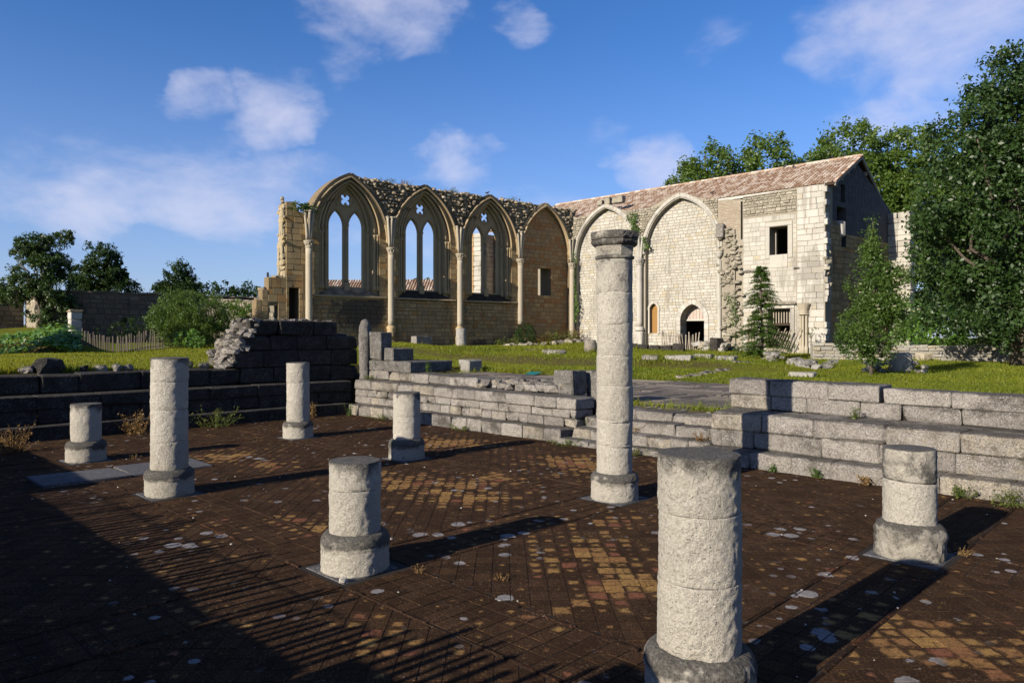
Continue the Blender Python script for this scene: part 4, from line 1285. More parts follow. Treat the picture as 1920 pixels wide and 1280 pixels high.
# broken left end: pier with torn, sunlit edge and the stepped remains below it
V, F = panel(f1, [(18.5, .5), (19.75, .5), (19.75, 8.5), (19.3, 8.55), (19.2, 8.1), (18.5, 8.0)], [Rect(19.08, 19.6, .6, 4.25).poly()], -1.0, -.08)
emit('broken_pier', V, F, M['mortar1'], nave, .5)
st = masonry(f1, [Rect(18.5, 19.75, 1, 8.0), Rect(19.2, 19.75, 8.0, 8.5)], [Rect(19.08, 19.6, .6, 4.25)], 1.0, 8.5, (.25, .36), (.3, .6), -.08, .03, .01, .01)
for v, f, r in st: emit('pier_stone', v, f, M['nave'], nave, r)
V, F = rblock(f1, (19.0, 19.7), (-.8, -.72), (.6, 4.3), .01, 0, True); emit('door_boards', V, F, M['dark_door'], nave, .5)
z = 4.75; k = 0
while z < 8.55:
    h = rng.uniform(.2, .42)
    a_ = -.45 + rng.uniform(-.2, .2)
    for w0, w1 in ((-1.02, a_), (a_, -.07)):
        if rng.random() < .10: continue
        prot = rng.uniform(-.05, .12) + (.06 if w0 > -.6 else 0)
        V, F = rblock(f1, (19.5, 19.78 + prot), (w0 + rng.uniform(0, .05), w1 - rng.uniform(0, .08)), (z + .006, z + h * rng.uniform(.8, 1) - .005), .04, .03, True)
        emit('torn_stone', V, F, M['torn'], nave, rng.random())
    for _ in range(3):
        s_ = rng.uniform(.06, .13); v, f = boulder(f1(19.82, rng.uniform(-.95, -.1), z + rng.uniform(0, h)), (s_, s_, s_), int(rng.integers(999))); emit('torn_stone', v, f, M['torn'], nave, rng.random())
    z += h
for k in range(3):                                    # remains of the shafts on the torn face
    P = f1(19.88, -.25 - .22 * k, 0)
    z0_, z1_ = ((5.4, 8.3), (6.2, 8.0), (4.9, 6.6))[k]
    V, F = lathe([(.085, z) for z in np.linspace(z0_, z1_, 16)], 10, P[0], P[1], .02, k + 90); emit('torn_shaft', V, F, M['torn'], nave, .3, smooth=True)
for sg, (s0, s1, z0, z1) in enumerate(((19.6, 20.65, .7, 4.72), (20.65, 20.95, .7, 4.1), (20.95, 21.25, .7, 3.6))):
    ho = [Rect(20.15, 20.58, 2.65, 3.35).poly()] if sg == 0 else []
    V, F = panel(f1, [(s0, z0), (s1, z0), (s1, z1), (s0, z1)], ho, -.65, -.1); emit('stepped_wall', V, F, M['mortar1'], nave, .5)
    su = [Rect(20.15, 20.58, 2.65, 3.35)] if sg == 0 else []
    for v, f, r in masonry(f1, [Rect(s0, s1, .9, z1)], su, .9, z1, (.26, .4), (.3, .6), -.1, .03, .01, .01): emit('pier_stone', v, f, M['nave'], nave, r)
for k in range(12):
    s = rng.uniform(19.8, 21.2); z = 4.74 if s < 20.65 else (4.12 if s < 20.95 else 3.62)
    v, f = boulder(f1(s, -.4, z + .03), (.18, .14, .09), k + 70); emit('torn_stone', v, f, M['rubble1'], nave, rng.random())

# ------------------------------------------------------------------ sunlit church building
ch = empty('church_building', 'sunlit pale limestone church building with two blind arches and a long tiled roof', 'church', f2(8, -4.5, 1.0))
FB = [Arch(2.72, 2.35, 6.9, 10.05, .8), Arch(8.10, 2.40, 6.9, 10.0, .8)]
DO = Arch(8.70, .78, 2.75, 3.74, .8)
NI = Arch(6.12, .29, 3.45, 3.86, 2.05)
UW = Rect(13.50, 14.48, 6.2, 7.7); LW = Rect(13.42, 14.62, 1.2, 3.32)
ol = [(-.3, .3), (16.4, .3), (16.4, 9.55)] + raggy([(16.3, 9.6), (15, 9.62), (12, 9.45), (10.4, 9.5), (8, 10.3), (5.4, 9.5), (4.0, 9.75), (2.7, 10.3), (1.2, 9.7), (-.3, 9.8)], .05, .35, 9)
V, F = panel(f2, ol, [DO.poly(), NI.poly(), UW.poly(), LW.poly()], -1.1, -.36); emit('wall_core', V, F, M['mortar2'], ch, .5)
hol = [FB[0].poly(), FB[1].poly(), UW.poly(), LW.poly(), Rect(11.86, 11.97, 7.2, 9.3).poly()]
V, F = panel(f2, ol, hol, -.36, -.04); emit('wall_front', V, F, M['mortar2'], ch, .4)
NIs = Rect(5.83, 6.41, 2.05, 3.86)
ri = masonry(f2, [FB[0]], [], .9, 10.0, (.15, .21), (.2, .45), -.36, .022, .012, .006)
ri += masonry(f2, [FB[1]], [Arch(8.70, 1.08, 2.75, 4.05, .8), NIs], .9, 9.95, (.15, .21), (.2, .45), -.36, .022, .012, .006)
fac = masonry(f2, [Rect(12.0, 14.95, .9, 9.55)], [Rect(13.25, 14.75, 5.95, 7.95), Rect(13.2, 14.85, .8, 3.6), Rect(12.0, 15, 8.4, 9.6)], .9, 9.5, (.2, .3), (.25, .6), -.04, .012, .008, .004)
qn = masonry(f2, [Rect(14.97, 16.36, .9, 9.6)], [], .9, 9.6, (.24, .40), (.3, .8), -.04, .03, .012, .012)
pieces('stone', ri + fac, M['church'], ch, 'stones')
pieces('quoin_stone', qn, M['quoin'], ch, 'quoin_stones')
rs = masonry(f2, [Rect(-.3, 10.5, 7.0, 9.75)], [Arch(2.72, 2.68, 6.9, 10.36, 0), Arch(8.10, 2.73, 6.9, 10.31, 0)], 7.0, 9.7, (.10, .18), (.12, .34), -.04, .08, .012, .012, .025)
rs += masonry(f2, [Rect(12.0, 14.95, 8.4, 9.6)], [], 8.4, 9.55, (.1, .2), (.14, .36), -.04, .07, .012, .012, .02)
pieces('rubble_stone', rs, M['rubble2'], ch, 'rubble_stones')
M['brickish'] = stone('pinkish_brick', (.46, .37, .28), (.38, .30, .225), (.50, .44, .34), dark=(.12, .09, .07), d_scale=1.4, d_lo=.6, d_hi=.9, bs=.8, bd=.015)
bk = masonry(f2, [Rect(10.5, 11.85, 7.75, 9.45)], [Arch(8.10, 2.73, 6.9, 10.31, 0)], 7.75, 9.45, (.07, .10), (.16, .26), -.04, .015, .010, .003)
pieces('brick', bk, M['brickish'], ch, 'bricks', 150)
for k in range(2):
    for V, F, r in voussoirs(f2, FB[k], 0, .28, -.36, .02, 14): emit('voussoir', V, F, M['church'], ch, r)
    V, F = arch_roll(f2, FB[k], .10, .03, .06, 6.85); emit('arch_roll', V, F, M['church'], ch, .5, smooth=True)
    V, F = arch_roll(f2, FB[k], .26, .0, .04, 6.9); emit('arch_roll', V, F, M['church'], ch, .5, smooth=True)
engaged(f2, ch, 5.38, .12, 2.45, Z1 - .1, mat='quoin', r=.19, rib_top=7.9)
V, F = rblock(f2, (5.08, 5.66), (-.3, .34), (.9, 2.2), .03, .01); emit('pedestal', V, F, M['quoin'], ch, .3)
V, F = lathe([(.30, 2.2), (.30, 2.28), (.25, 2.32), (.27, 2.38), (.21, 2.45)], 18, *f2(5.38, .12, 0)[:2]); emit('column_base', V, F, M['quoin'], ch, .4, smooth=True)
V, F = lathe([(.05, 6.25), (.14, 6.35), (.2, 6.5), (.22, 6.55), (.22, 6.62)], 12, *f2(10.62, .05, 0)[:2], .01, 3); emit('corbel', V, F, M['quoin'], ch, .5)
V, F = rblock(f2, (10.50, 10.72), (-.3, .1), (1, 6.25), .03, .015); emit('pilaster', V, F, M['church'], ch, .3)
V, F = rblock(f2, (10.55, 11.0), (-.1, .35), (7.35, 8.15), .05, .03); emit('springer_block', V, F, M['bench'], ch, .3)
# doorway
for V, F, r in voussoirs(f2, DO, 0, .28, -1.0, -.32, 6): emit('door_voussoir', V, F, M['quoin'], ch, r)
for sg in (-1, 1):
    z = .8
    while z < 2.7:
        h = rng.uniform(.28, .4); h = min(h, 2.75 - z)
        a, b = (8.70 - 1.05, 8.70 - .78) if sg < 0 else (8.70 + .78, 8.70 + 1.05)
        V, F = rblock(f2, (a, b), (-1.0, -.325), (z + .004, z + h - .004), .012, .006); emit('door_jamb_stone', V, F, M['quoin'], ch, rng.random()); z += h
for k in range(7):
    a = 8.0 + k * .21
    V, F = rblock(f2, (a + .005, a + .20), (-1.02, -.97), (2.84, 3.75), .008, .004); emit('door_board', V, F, M['planks_red'], ch, rng.random())
V, F = rblock(f2, (7.9, 9.5), (-1.06, -.92), (2.76, 2.85), .01, .003); emit('door_lintel', V, F, M['quoin'], ch, .2)
V, F = panel(f2, NI.poly(), [], -.62, -.55); emit('niche_board', V, F, flat('ochre_boards', (.36, .20, .06), (.22, .115, .04), 6, stretch=(6, 6, 1)), ch, .5)
for a, b in ((5.74, 5.84), (6.40, 6.50)):
    V, F = rblock(f2, (a, b), (-.36, -.27), (2.0, 3.5), .01, .004); emit('niche_jamb', V, F, M['quoin'], ch, .4)
for V, F, r in voussoirs(f2, NI, 0, .14, -.36, -.27, 4): emit('niche_voussoir', V, F, M['quoin'], ch, r)
# upper window frame, lower window with bars, ledges
for a, b, z0, z1 in ((13.27, 13.5, 6.0, 7.72), (14.48, 14.74, 6.0, 7.72), (13.27, 14.74, 7.72, 7.95), (13.5, 14.48, 5.5, 6.2)):
    V, F = rblock(f2, (a + .004, b - .004), (-.4, .0), (z0 + .004, z1 - .004), .012, .004); emit('window_frame', V, F, M['church'], ch, rng.random())
V, F = rblock(f2, (13.52, 13.60), (-.75, -.65), (6.2, 7.68), .01, 0); emit('window_post', V, F, M['timber'], ch, .5)
for a, b, z0, z1 in ((13.2, 13.42, .8, 3.3), (14.62, 14.84, .8, 3.3), (13.2, 14.84, 3.32, 3.52)):
    V, F = rblock(f2, (a + .004, b - .004), (-.4, .01), (z0 + .004, z1 - .004), .012, .004); emit('window_frame', V, F, M['church'], ch, rng.random())
V, F = rblock(f2, (13.1, 14.95), (-.1, .16), (3.53, 3.64), .02, .01); emit('window_ledge', V, F, M['bench'], ch, .4)
for k in range(8):
    a = 13.5 + k * .145
    V, F = rblock(f2, (a, a + .06), (-.5, -.46), (2.55, 3.3), .006, .004); emit('window_bar', V, F, M['picket'], ch, .9)
V, F = rblock(f2, (13.42, 14.62), (-.53, -.44), (2.42, 2.54), .006, .003); emit('window_rail', V, F, M['dark_door'], ch, .5)
for a, b in ((12.1, 13.15), (14.8, 15.1)):
    V, F = rblock(f2, (a, b), (-.05, .05), (5.36, 5.46), .02, .015); emit('string_course', V, F, M['bench'], ch, .3)
for ds in (-.15, 0, .15):
    P = f2(15.35 + ds, .08 + (.06 if ds == 0 else 0), 0)
    V, F = lathe([(.10, .75), (.10, 1.25), (.075, 1.32), (.068, 1.4), (.068, 2.92), (.085, 2.96)], 10, P[0], P[1]); emit('column_shaft', V, F, M['shaft'], ch, .4, smooth=True)
P = f2(15.35, .06, 0)
V, F = lathe([(.23, 2.95), (.26, 2.97), (.23, 3.02), (.25, 3.2), (.33, 3.46), (.35, 3.52), (.25, 3.54)], 14, P[0], P[1], .015, 3); emit('capital', V, F, M['shaft'], ch, .3)
for k in range(3):
    P = f2(12.3 + k * .16, .03, 0)
    V, F = lathe([(.07, .8), (.07, 2.7)], 8, P[0], P[1]); emit('column_shaft', V, F, M['shaft'], ch, .5, smooth=True)
# torn stub of the lost cross wall
RB = []
for k in range(210):
    z = rng.uniform(.9, 7.9); t = 11.25 + rng.normal(0, .26) + .12 * math.sin(z * 2.3); w = rng.uniform(-.05, .20) * (1.1 - .06 * z) + (.15 if z < 2 else 0)
    s = rng.uniform(.07, .17)
    v, f = boulder(f2(t, w, z), (s * 1.2, s, s * .72), k + 500); RB.append((v, f, rng.random()))
pieces('torn_stone', RB, M['rubble2'], ch, 'torn_stones', 300)
V, F = panel(f2, [(10.9, .6)] + raggy([(10.85, 1), (10.95, 7.8)], .04, .4, 2) + [(11.55, 7.8), (11.6, .6)], [], -.05, .08); emit('wall_stub_core', V, F, M['mortar2'], ch, .8)
for k in range(26):                                   # toothing down the right corner
    z = .95 + k * .33
    if rng.random() < .35: continue
    V, F = rblock(f2, (16.34, 16.42 + rng.uniform(0, .16)), (-.5, -.012), (z, z + .3), .02, .02); emit('tooth_stone', V, F, M['quoin'], ch, rng.random())

# gable end
G0 = f2(16.3, 0, 0)
def f3(g, w, z):
    a = G0[:2] - D1 * g + N1 * w
    return np.array([a[0], a[1], z])
class Gable:
    def at(s, z):
        if z < .6 or z > 11.45: return None
        if z < 9.3: return (0.05, 9.2)
        t = (z - 9.3) / 2.15
        return (.05 + 4.5 * t, 9.2 - 4.6 * t)
SL, OP = Rect(2.65, 3.15, 9.05, 10.05), Rect(2.2, 3.26, 6.6, 8.8)
V, F = panel(f3, [(0, .4), (9.25, .4), (9.25, 9.3), (4.6, 11.5), (0, 9.3)], [SL.poly(), OP.poly()], -.75, -.3); emit('gable_core', V, F, M['concrete'], ch, .3)
gb = masonry(f3, [Gable()], [SL, OP, Rect(0, 10, 0, 7.4)], 7.4, 11.4, (.2, .22), (.4, .42), -.3, .015, .014, .002, .008)
pieces('gable_block', gb, M['concrete'], ch, 'gable_blocks', 260)
gs = masonry(f3, [Gable()], [OP, Rect(0, 10, 7.4, 12)], .8, 7.4, (.24, .36), (.3, .7), -.3, .03, .014, .01)
V, F = panel(f3, [(.3, .4), (2.2, .4)] + raggy([(2.15, .8), (2.05, 7.6), (1.2, 8.0), (.4, 8.2)], .1, .4, 5) + [(.3, 8.2)], [], -.3, -.02); emit('corner_stub', V, F, M['mortar1'], ch, .5)
gs += masonry(f3, [Rect(.3, 2.1, .8, 7.7)], [], .8, 7.7, (.24, .36), (.3, .6), -.02, .03, .014, .01)
pieces('gable_stone', gs, M['nave'], ch, 'gable_stones', 160)
for k in range(24):
    z = 5.0 + rng.uniform(-1.2, 1.2); s = rng.uniform(.08, .18)
    v, f = boulder(f3(rng.uniform(.1, .5), rng.uniform(-.05, .15), z), (s, s, s * .8), k + 40); emit('torn_stone', v, f, M['rubble2'], ch, rng.random())
V, F = rblock(f3, (1.9, 2.25), (-.3, .12), (7.1, 7.95), .06, .04); emit('broken_bracket', V, F, M['quoin'], ch, .3)
z = .7
while z < 8.8:
    h = rng.uniform(.25, .4)
    for a, b in ((-.3, .25), (.25, .95)):
        V, F = rblock(f3, (8.75, 9.45), (a + .005, b + rng.uniform(-.06, .04)), (z, z + h - .01), .02, .015); emit('end_pier_stone', V, F, M['church'], ch, rng.random())
    z += h
# other sides of the building
for a, b, w0, w1 in ((-5, 16.2, -9.3, -8.9), (-5.0, -4.6, -8.9, -.4), (-4.6, -.32, -.9, -.4)):
    V, F = rblock(f2, (a, b), (w0, w1), (.3, 9.3), .01, 0); emit('rear_wall', V, F, M['mortar2'], ch, .5)

# roof
EW, EZ, RW, RZ, BW, BZ = -.42, 9.72, -4.6, 11.80, -9.35, 9.32
T0, T1 = -5.1, 16.78
def slopebox(t0, t1, wa, za, wb, zb, th):
    c = [(t0, wa, za), (t1, wa, za), (t1, wb, zb), (t0, wb, zb)]
    V = [f2(*q) for q in c] + [f2(q[0], q[1], q[2] - th) for q in c]
    return np.array(V), [[0, 1, 2, 3], [7, 6, 5, 4], [0, 4, 5, 1], [1, 5, 6, 2], [2, 6, 7, 3], [3, 7, 4, 0]]
V, F = slopebox(T0, T1, EW, EZ, RW, RZ, .10); rf = emit('roof', V, F, M['dark_door'], ch, .4)
V, F = slopebox(T0, T1, RW, RZ, BW, BZ, .10); rf2 = emit('roof', V, F, M['dark_door'], ch, .4)
V, F = slopebox(-.5, T1 - .5, EW + .06, EZ - .03, EW - .05, EZ - .02, .14); emit('eave_board', V, F, M['quoin'], ch, .2)
SLn = math.hypot(RW - EW, RZ - EZ)
du = np.array([0, (RW - EW) / SLn, (RZ - EZ) / SLn]); nn = np.array([0, -(RZ - EZ) / SLn * -1, (RW - EW) / SLn * -1])
TL = []
ncol = int((T1 - T0) / .205)
for i in range(ncol):
    t = T0 + (i + .5) * .205
    for j in range(13):
        l0 = j * .355 - .05; l1 = l0 + .44
        if l1 > SLn + .06: l1 = SLn + .06
        r0, r1 = .092, .074
        lift = .02 + rng.uniform(-.006, .008); sk = rng.uniform(-.012, .012)
        V = []
        for l, r, up in ((l0, r0, lift + .022), (l1, r1, lift)):
            for a in np.linspace(0, math.pi, 5):
                x = t + r * math.cos(a) + (sk if l == l0 else 0); hgt = up + r * .8 * math.sin(a)
                V.append(f2(x, EW + du[1] * l + nn[1] * hgt, EZ + du[2] * l + nn[2] * hgt))
        F = [[k, k + 1, 6 + k, 5 + k] for k in range(4)] + [[0, 1, 2, 3, 4]]
        TL.append((np.array(V), F, rng.random()))
pieces('roof_tile', TL, M['roof'], rf, 'roof_tiles')
RT = []
for i in range(int((T1 - T0) / .42)):
    t = T0 + i * .42
    V = []
    for x, r in ((t - .03, .125), (t + .42, .105)):
        for a in np.linspace(-.25, math.pi + .25, 7): V.append(f2(x, RW + r * math.cos(a), RZ + .03 + r * math.sin(a)))
    RT.append((np.array(V), [[k, k + 1, 8 + k, 7 + k] for k in range(6)], rng.uniform(.5, 1)))
pieces('ridge_tile', RT, M['roof'], rf, 'ridge_tiles', 60)
for (wa, za, wb, zb) in ((EW, EZ, RW, RZ), (RW, RZ, BW, BZ)):
    V, F = slopebox(T1 - .06, T1 + .02, wa, za + .04, wb, zb + .04, .2); emit('verge_board', V, F, M['timber'], rf2, .2)
VT = []
for j in range(24):
    l = j * .2; V = []
    for x, hh in ((T1 - .1, .0), (T1 + .06, 0)):
        for a in np.linspace(0, math.pi, 5):
            ll = l + .1 + .1 * math.cos(a); hgt = .02 + .09 * math.sin(a)
            V.append(f2(x, EW + du[1] * ll + nn[1] * hgt, EZ + du[2] * ll + nn[2] * hgt))
    VT.append((np.array(V), [[k, k + 1, 6 + k, 5 + k] for k in range(4)], rng.random()))
pieces('verge_tile', VT, M['roof'], rf, 'verge_tiles', 30)
for fr_ in (.22, .45, .68, .9):
    w = RW + (BW - RW) * fr_; z = RZ + (BZ - RZ) * fr_ - .12
    V, F = rblock(f2, (15.6, T1 - .08), (w - .09, w + .09), (z - .24, z - .01), .01, .004); emit('purlin', V, F, M['timber'], rf2, .9)
    w = RW + (EW - RW) * fr_; z = RZ + (EZ - RZ) * fr_ - .12
    V, F = rblock(f2, (15.6, T1 - .08), (w - .09, w + .09), (z - .24, z - .01), .01, .004); emit('purlin', V, F, M['timber'], rf2, .9)
for k in range(4):
    t = (2.0, 2.6, 3.2, 3.55)[k]
    V, F = rblock(f2, (t, t + .42), (-.5, -.05), (10.3, 10.62 + .1 * (k % 2)), .03, .02); emit('parapet_stone', V, F, M['rubble2'], ch, .6)

# ------------------------------------------------------------------ beyond the windows and the far walls
def gable_house(name, label, cx, cy, rotz, L, Wd, hw, hr, zb, wall, tile_rows=9):
    e = empty(name, label, 'house', (cx, cy, zb))
    ca, sa = math.cos(rotz), math.sin(rotz)
    def fr(a, b, z): return np.array([cx + a * ca - b * sa, cy + a * sa + b * ca, zb + z])
    l, w = L / 2, Wd / 2
    for b0, b1 in ((-w, -w + .3), (w - .3, w)):
        V, F = rblock(fr, (-l, l), (b0, b1), (-.5, hw), .01, 0); emit('wall', V, F, wall, e, .4)
    for a in (-l, l - .3):
        V = [fr(a + d, b, z) for d in (0, .3) for b, z in ((-w + .3, -.5), (w - .3, -.5), (w - .3, hw + .25), (0, hr - .12), (-w + .3, hw + .25))]
        F = [[0, 1, 2, 3, 4], [9, 8, 7, 6, 5]] + [[k, (k + 1) % 5, 5 + (k + 1) % 5, 5 + k] for k in range(5)]
        emit('gable_wall', np.array(V), F, wall, e, .6)
    o = .4
    for sg in (-1, 1):
        c = [(-l - o, sg * (w + o), hw - .2), (l + o, sg * (w + o), hw - .2), (l + o, 0, hr), (-l - o, 0, hr)]
        V = [fr(*q) for q in c] + [fr(q[0], q[1], q[2] - .12) for q in c]
        rf = emit('roof', np.array(V), [[0, 1, 2, 3], [7, 6, 5, 4], [0, 4, 5, 1], [1, 5, 6, 2], [2, 6, 7, 3], [3, 7, 4, 0]], M['roof'], e, .3)
        P = []
        n = int((L + 2 * o) / .22)
        for i in range(n):
            for j in range(tile_rows):
                a = -l - o + (i + .5) * .22; t0, t1 = j / tile_rows, (j + 1.15) / tile_rows
                V = []
                for t, r in ((t0, .10), (min(t1, 1), .08)):
                    for q in np.linspace(0, math.pi, 4):
                        V.append(fr(a + r * math.cos(q), sg * (w + o) * (1 - t), hw - .2 + (hr - hw + .2) * t + .02 + r * .8 * math.sin(q)))
                P.append((np.array(V), [[k, k + 1, 5 + k, 4 + k] for k in range(3)] + [[0, 1, 2, 3]], rng.random()))
        V, F, r = joined(P); emit('roof_tiles', V, F, M['roof'], rf, r, kind='stuff')
    return e


gable_house('farm_house', 'low tile-roofed house seen through the tall windows of the nave wall', -10.6, 60.5, R(-3), 11.5, 7, 3.1, 5.1, 1.5, M['plaster'])
tt = empty('ruined_tower', 'pale tower fragment with a tiled roof, seen through the third nave window', 'ruined building', (-1.7, 54, 1.3))
def ft(a, b, z): return np.array([-1.7 + a * .80 + b * .6, 54 - a * .6 + b * .80, 1.3 + z])
for a, b, h in (((-2.0, -.6), (-.3, 1.6), 8.2), ((-.55, 2.6), (1.3, 2.2), 8.5)):
    z = -.6
    while z < h:
        hh = rng.uniform(.3, .42); n = max(1, round((a[1] - a[0]) / .6))
        for k in range(n):
            x0 = a[0] + (a[1] - a[0]) * k / n; x1 = a[0] + (a[1] - a[0]) * (k + 1) / n
            V, F = rblock(ft, (x0 + .006, x1 - .006), (b[0] + rng.uniform(-.03, .03), b[1]), (z, z + hh - .012), .02, .01)
            emit('stone', V, F, M['church'] if k % 3 else M['infill'], tt, rng.random())
        z += hh
V = [ft(-.9, .7, 8.62), ft(3.2, .7, 8.62), ft(3.2, 3.6, 9.8), ft(-.9, 3.6, 9.8)]
V = np.array(V + [v - [0, 0, .14] for v in V])
trf = emit('roof', V, [[0, 1, 2, 3], [7, 6, 5, 4], [0, 4, 5, 1], [1, 5, 6, 2], [2, 6, 7, 3], [3, 7, 4, 0]], M['roof'], tt, .4)
for i in range(19):
    V = []
    for t, r in ((-.05, .12), (1.0, .10)):
        for q in np.linspace(0, math.pi, 5): V.append(ft(-.85 + .215 * i + r * math.cos(q), .7 + 2.9 * t, 8.66 + 1.18 * t + r * .8 * math.sin(q)))
    emit('roof_tile', np.array(V), [[k, k + 1, 6 + k, 5 + k] for k in range(4)] + [[0, 1, 2, 3, 4]], M['roof'], trf, rng.random())


def long_wall(name, label, a, b, h0, h1, thick, mat, zb=None, rh=(.22, .34), ln=(.3, .7), cat='wall', proud=.05, cap=True, most=300):
    a, b = np.array(a, float), np.array(b, float); L = np.linalg.norm(b - a); d = (b - a) / L
    n = np.array([d[1], -d[0]])
    if n @ (-(a + b) / 2) < 0: n = -n
    def fr(s, w, z): q = a + d * s + n * w; return np.array([q[0], q[1], z])
    zz0 = min(gz(*a), gz(*b)) - .5 if zb is None else zb
    e = empty(name, label, cat, (*((a + b) / 2), zz0 + .5))
    m = max(3, int(L / .6)); tops = [(L * k / m, h0 + (h1 - h0) * k / m + rng.uniform(-.05, .05)) for k in range(m + 1)]
    V, F = panel(fr, [(0, zz0)] + [(L, zz0)] + tops[::-1], [], -thick, -.03); emit('core', V, F, mat, e, .5)
    top = lambda s: np.interp(s, [t[0] for t in tops], [t[1] for t in tops])
    P = [p for p in masonry(fr, [Rect(0, L, zz0, max(h0, h1) + .1)], [], zz0 + .3, max(h0, h1) + .1, rh, ln, -.03, proud, .02, .02, .02) if p[0][:, 2].max() < top((p[0][0][:2] - a) @ d) + .06]
    pieces('stone', P, mat, e, 'stones', most)
    for k in range(int(L / .45)):
        s = (k + .5) * .45
        if cap:
            V, F = rblock(fr, (s - .22, s + .22), (-thick - .03, .04), (top(s) - .02, top(s) + .09), .02, .015); emit('cap_stone', V, F, mat, e, rng.random())
    return e


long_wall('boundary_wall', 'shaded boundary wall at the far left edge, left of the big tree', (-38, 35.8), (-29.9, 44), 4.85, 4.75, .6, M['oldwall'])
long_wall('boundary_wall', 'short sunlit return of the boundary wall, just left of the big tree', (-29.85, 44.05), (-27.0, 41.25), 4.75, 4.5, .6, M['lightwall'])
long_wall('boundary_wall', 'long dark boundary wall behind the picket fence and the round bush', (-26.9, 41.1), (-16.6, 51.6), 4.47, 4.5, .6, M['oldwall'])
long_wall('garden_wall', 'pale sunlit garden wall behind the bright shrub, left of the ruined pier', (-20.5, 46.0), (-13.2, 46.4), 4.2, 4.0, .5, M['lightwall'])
long_wall('low_stone_wall', 'low pale dry-stone wall under the ivy on the right', (13.0, 31.0), (24.5, 28.6), 1.42, 1.30, .6, M['pale_rubble'], rh=(.12, .2), ln=(.2, .5), proud=.08)

# gate pillar and chestnut paling fence on the left
px_, py_ = -21.9, 36.0; zb = gz(px_, py_)
gp = empty('gate_pillar', 'white weathered stone gate pillar at the left end of the picket fence', 'pillar', (px_, py_, zb))
def fp(a, b, z): return np.array([px_ + a * .70 + b * .714, py_ - a * .714 + b * .70, z])
z = zb - .3; top_ = 3.05
while z < top_:
    V, F = rblock(fp, (-.26, .26), (-.26, .26), (z, min(z + .42, top_) - .01), .03, .015); emit('stone', V, F, M['quoin'], gp, rng.random()); z += .42
V, F = rblock(fp, (-.31, .31), (-.31, .31), (top_, top_ + .14), .04, .015); emit('cap', V, F, M['rubble1'], gp, .2)
for k in range(4):
    V, F = rblock(lambda a, b, z: np.array([-23.4 + a + .35 * k, 35.2 + b, z]), (0, .5), (-.7, .7), (gz(-23.2, 35.2) - .5, gz(-23.2, 35.2) + .18 - .14 * k), .03, .02)
    o = emit('step_stone', V, F, M['rubble1'], None, rng.random())
    tag(o, ('topmost', 'second', 'third', 'lowest')[k] + ' of the small dark steps beside the white gate pillar', 'step', 'steps beside the gate pillar')


def fence(name, label, a, b, h, gap, mat, lean=.06, post=None, wd=.05, tilt=0.0, zf=None):
    a, b = np.array(a, float), np.array(b, float); L = np.linalg.norm(b - a); d = (b - a) / L; n = np.array([-d[1], d[0]])
    m = (a + b) / 2; e = empty(name, label, 'fence', (*m, gz(*m)), 'paling fences')
    s = 0; tops = []
    while s < L:
        p = a + d * s; zb = gz(*p) if zf is None else zf
        hh = h * rng.uniform(.88, 1.08); la, lb = rng.normal(tilt, lean), rng.normal(0, lean)
        def fr(u, w, z, p=p, zb=zb, la=la, lb=lb):
            q = p + d * (u + la * z) + n * (w + lb * z); return np.array([q[0], q[1], zb + z])
        k = rng.uniform(.8, 1.2) * wd / 2
        V, F = rblock(fr, (-k, k), (-.012, .012), (-.15, hh), .006, .004); emit('picket', V, F, M[mat], e, rng.random())
        s += gap * rng.uniform(.8, 1.2)
    for hz in (.25, .78):
        path = [np.array([*(a + d * t), (gz(*(a + d * t)) if zf is None else zf) + h * hz]) for t in np.linspace(0, L, 12)]
        V, F = tube(path, .008, 5); emit('wire', V, F, M['wire'], e, .5)
    return e


fence('picket_fence', 'dark split-paling fence running from the white pillar to the round bush', (-21.4, 35.7), (-16.6, 34.4), 1.02, .14, 'picket_dark', .05, wd=.07)
pd0, pd1 = f2(7.55, 1.1, 0), f2(9.8, 1.0, 0)
fence('picket_fence', 'pale leaning paling fence across the pointed doorway of the church', pd0[:2], pd1[:2], .98, .115, 'picket', .09, wd=.055, tilt=-.02)
pd0, pd1 = f2(13.5, .55, 0), f2(14.75, .45, 0)
fence('picket_fence', 'pale paling fence leaning under the barred lower church window', pd0[:2], pd1[:2], 1.25, .11, 'picket', .04, wd=.055, tilt=.42)

# utility poles far away
for k, (x, y, h) in enumerate(((-27.2, 80, 9.0), (-24.6, 80, 9.3))):
    zb = gz(x, y)
    V, F = tube([(x, y, zb), (x, y, h)], .12, 8); o = emit('utility_pole', V, F, M['wire'], None, .5)
    tag(o, ('left', 'right')[k] + ' one of two thin utility poles beyond the stepped end of the ruin', 'utility pole', 'utility poles')
V, F = tube([(-27.2 + 2.6 * t, 80, 8.75 + .25 * t - .5 * math.sin(math.pi * t)) for t in np.linspace(0, 1, 9)], .025, 5)
tag(emit('overhead_wire', V, F, M['wire'], None, .5), 'sagging wire between the two thin utility poles', 'wire')

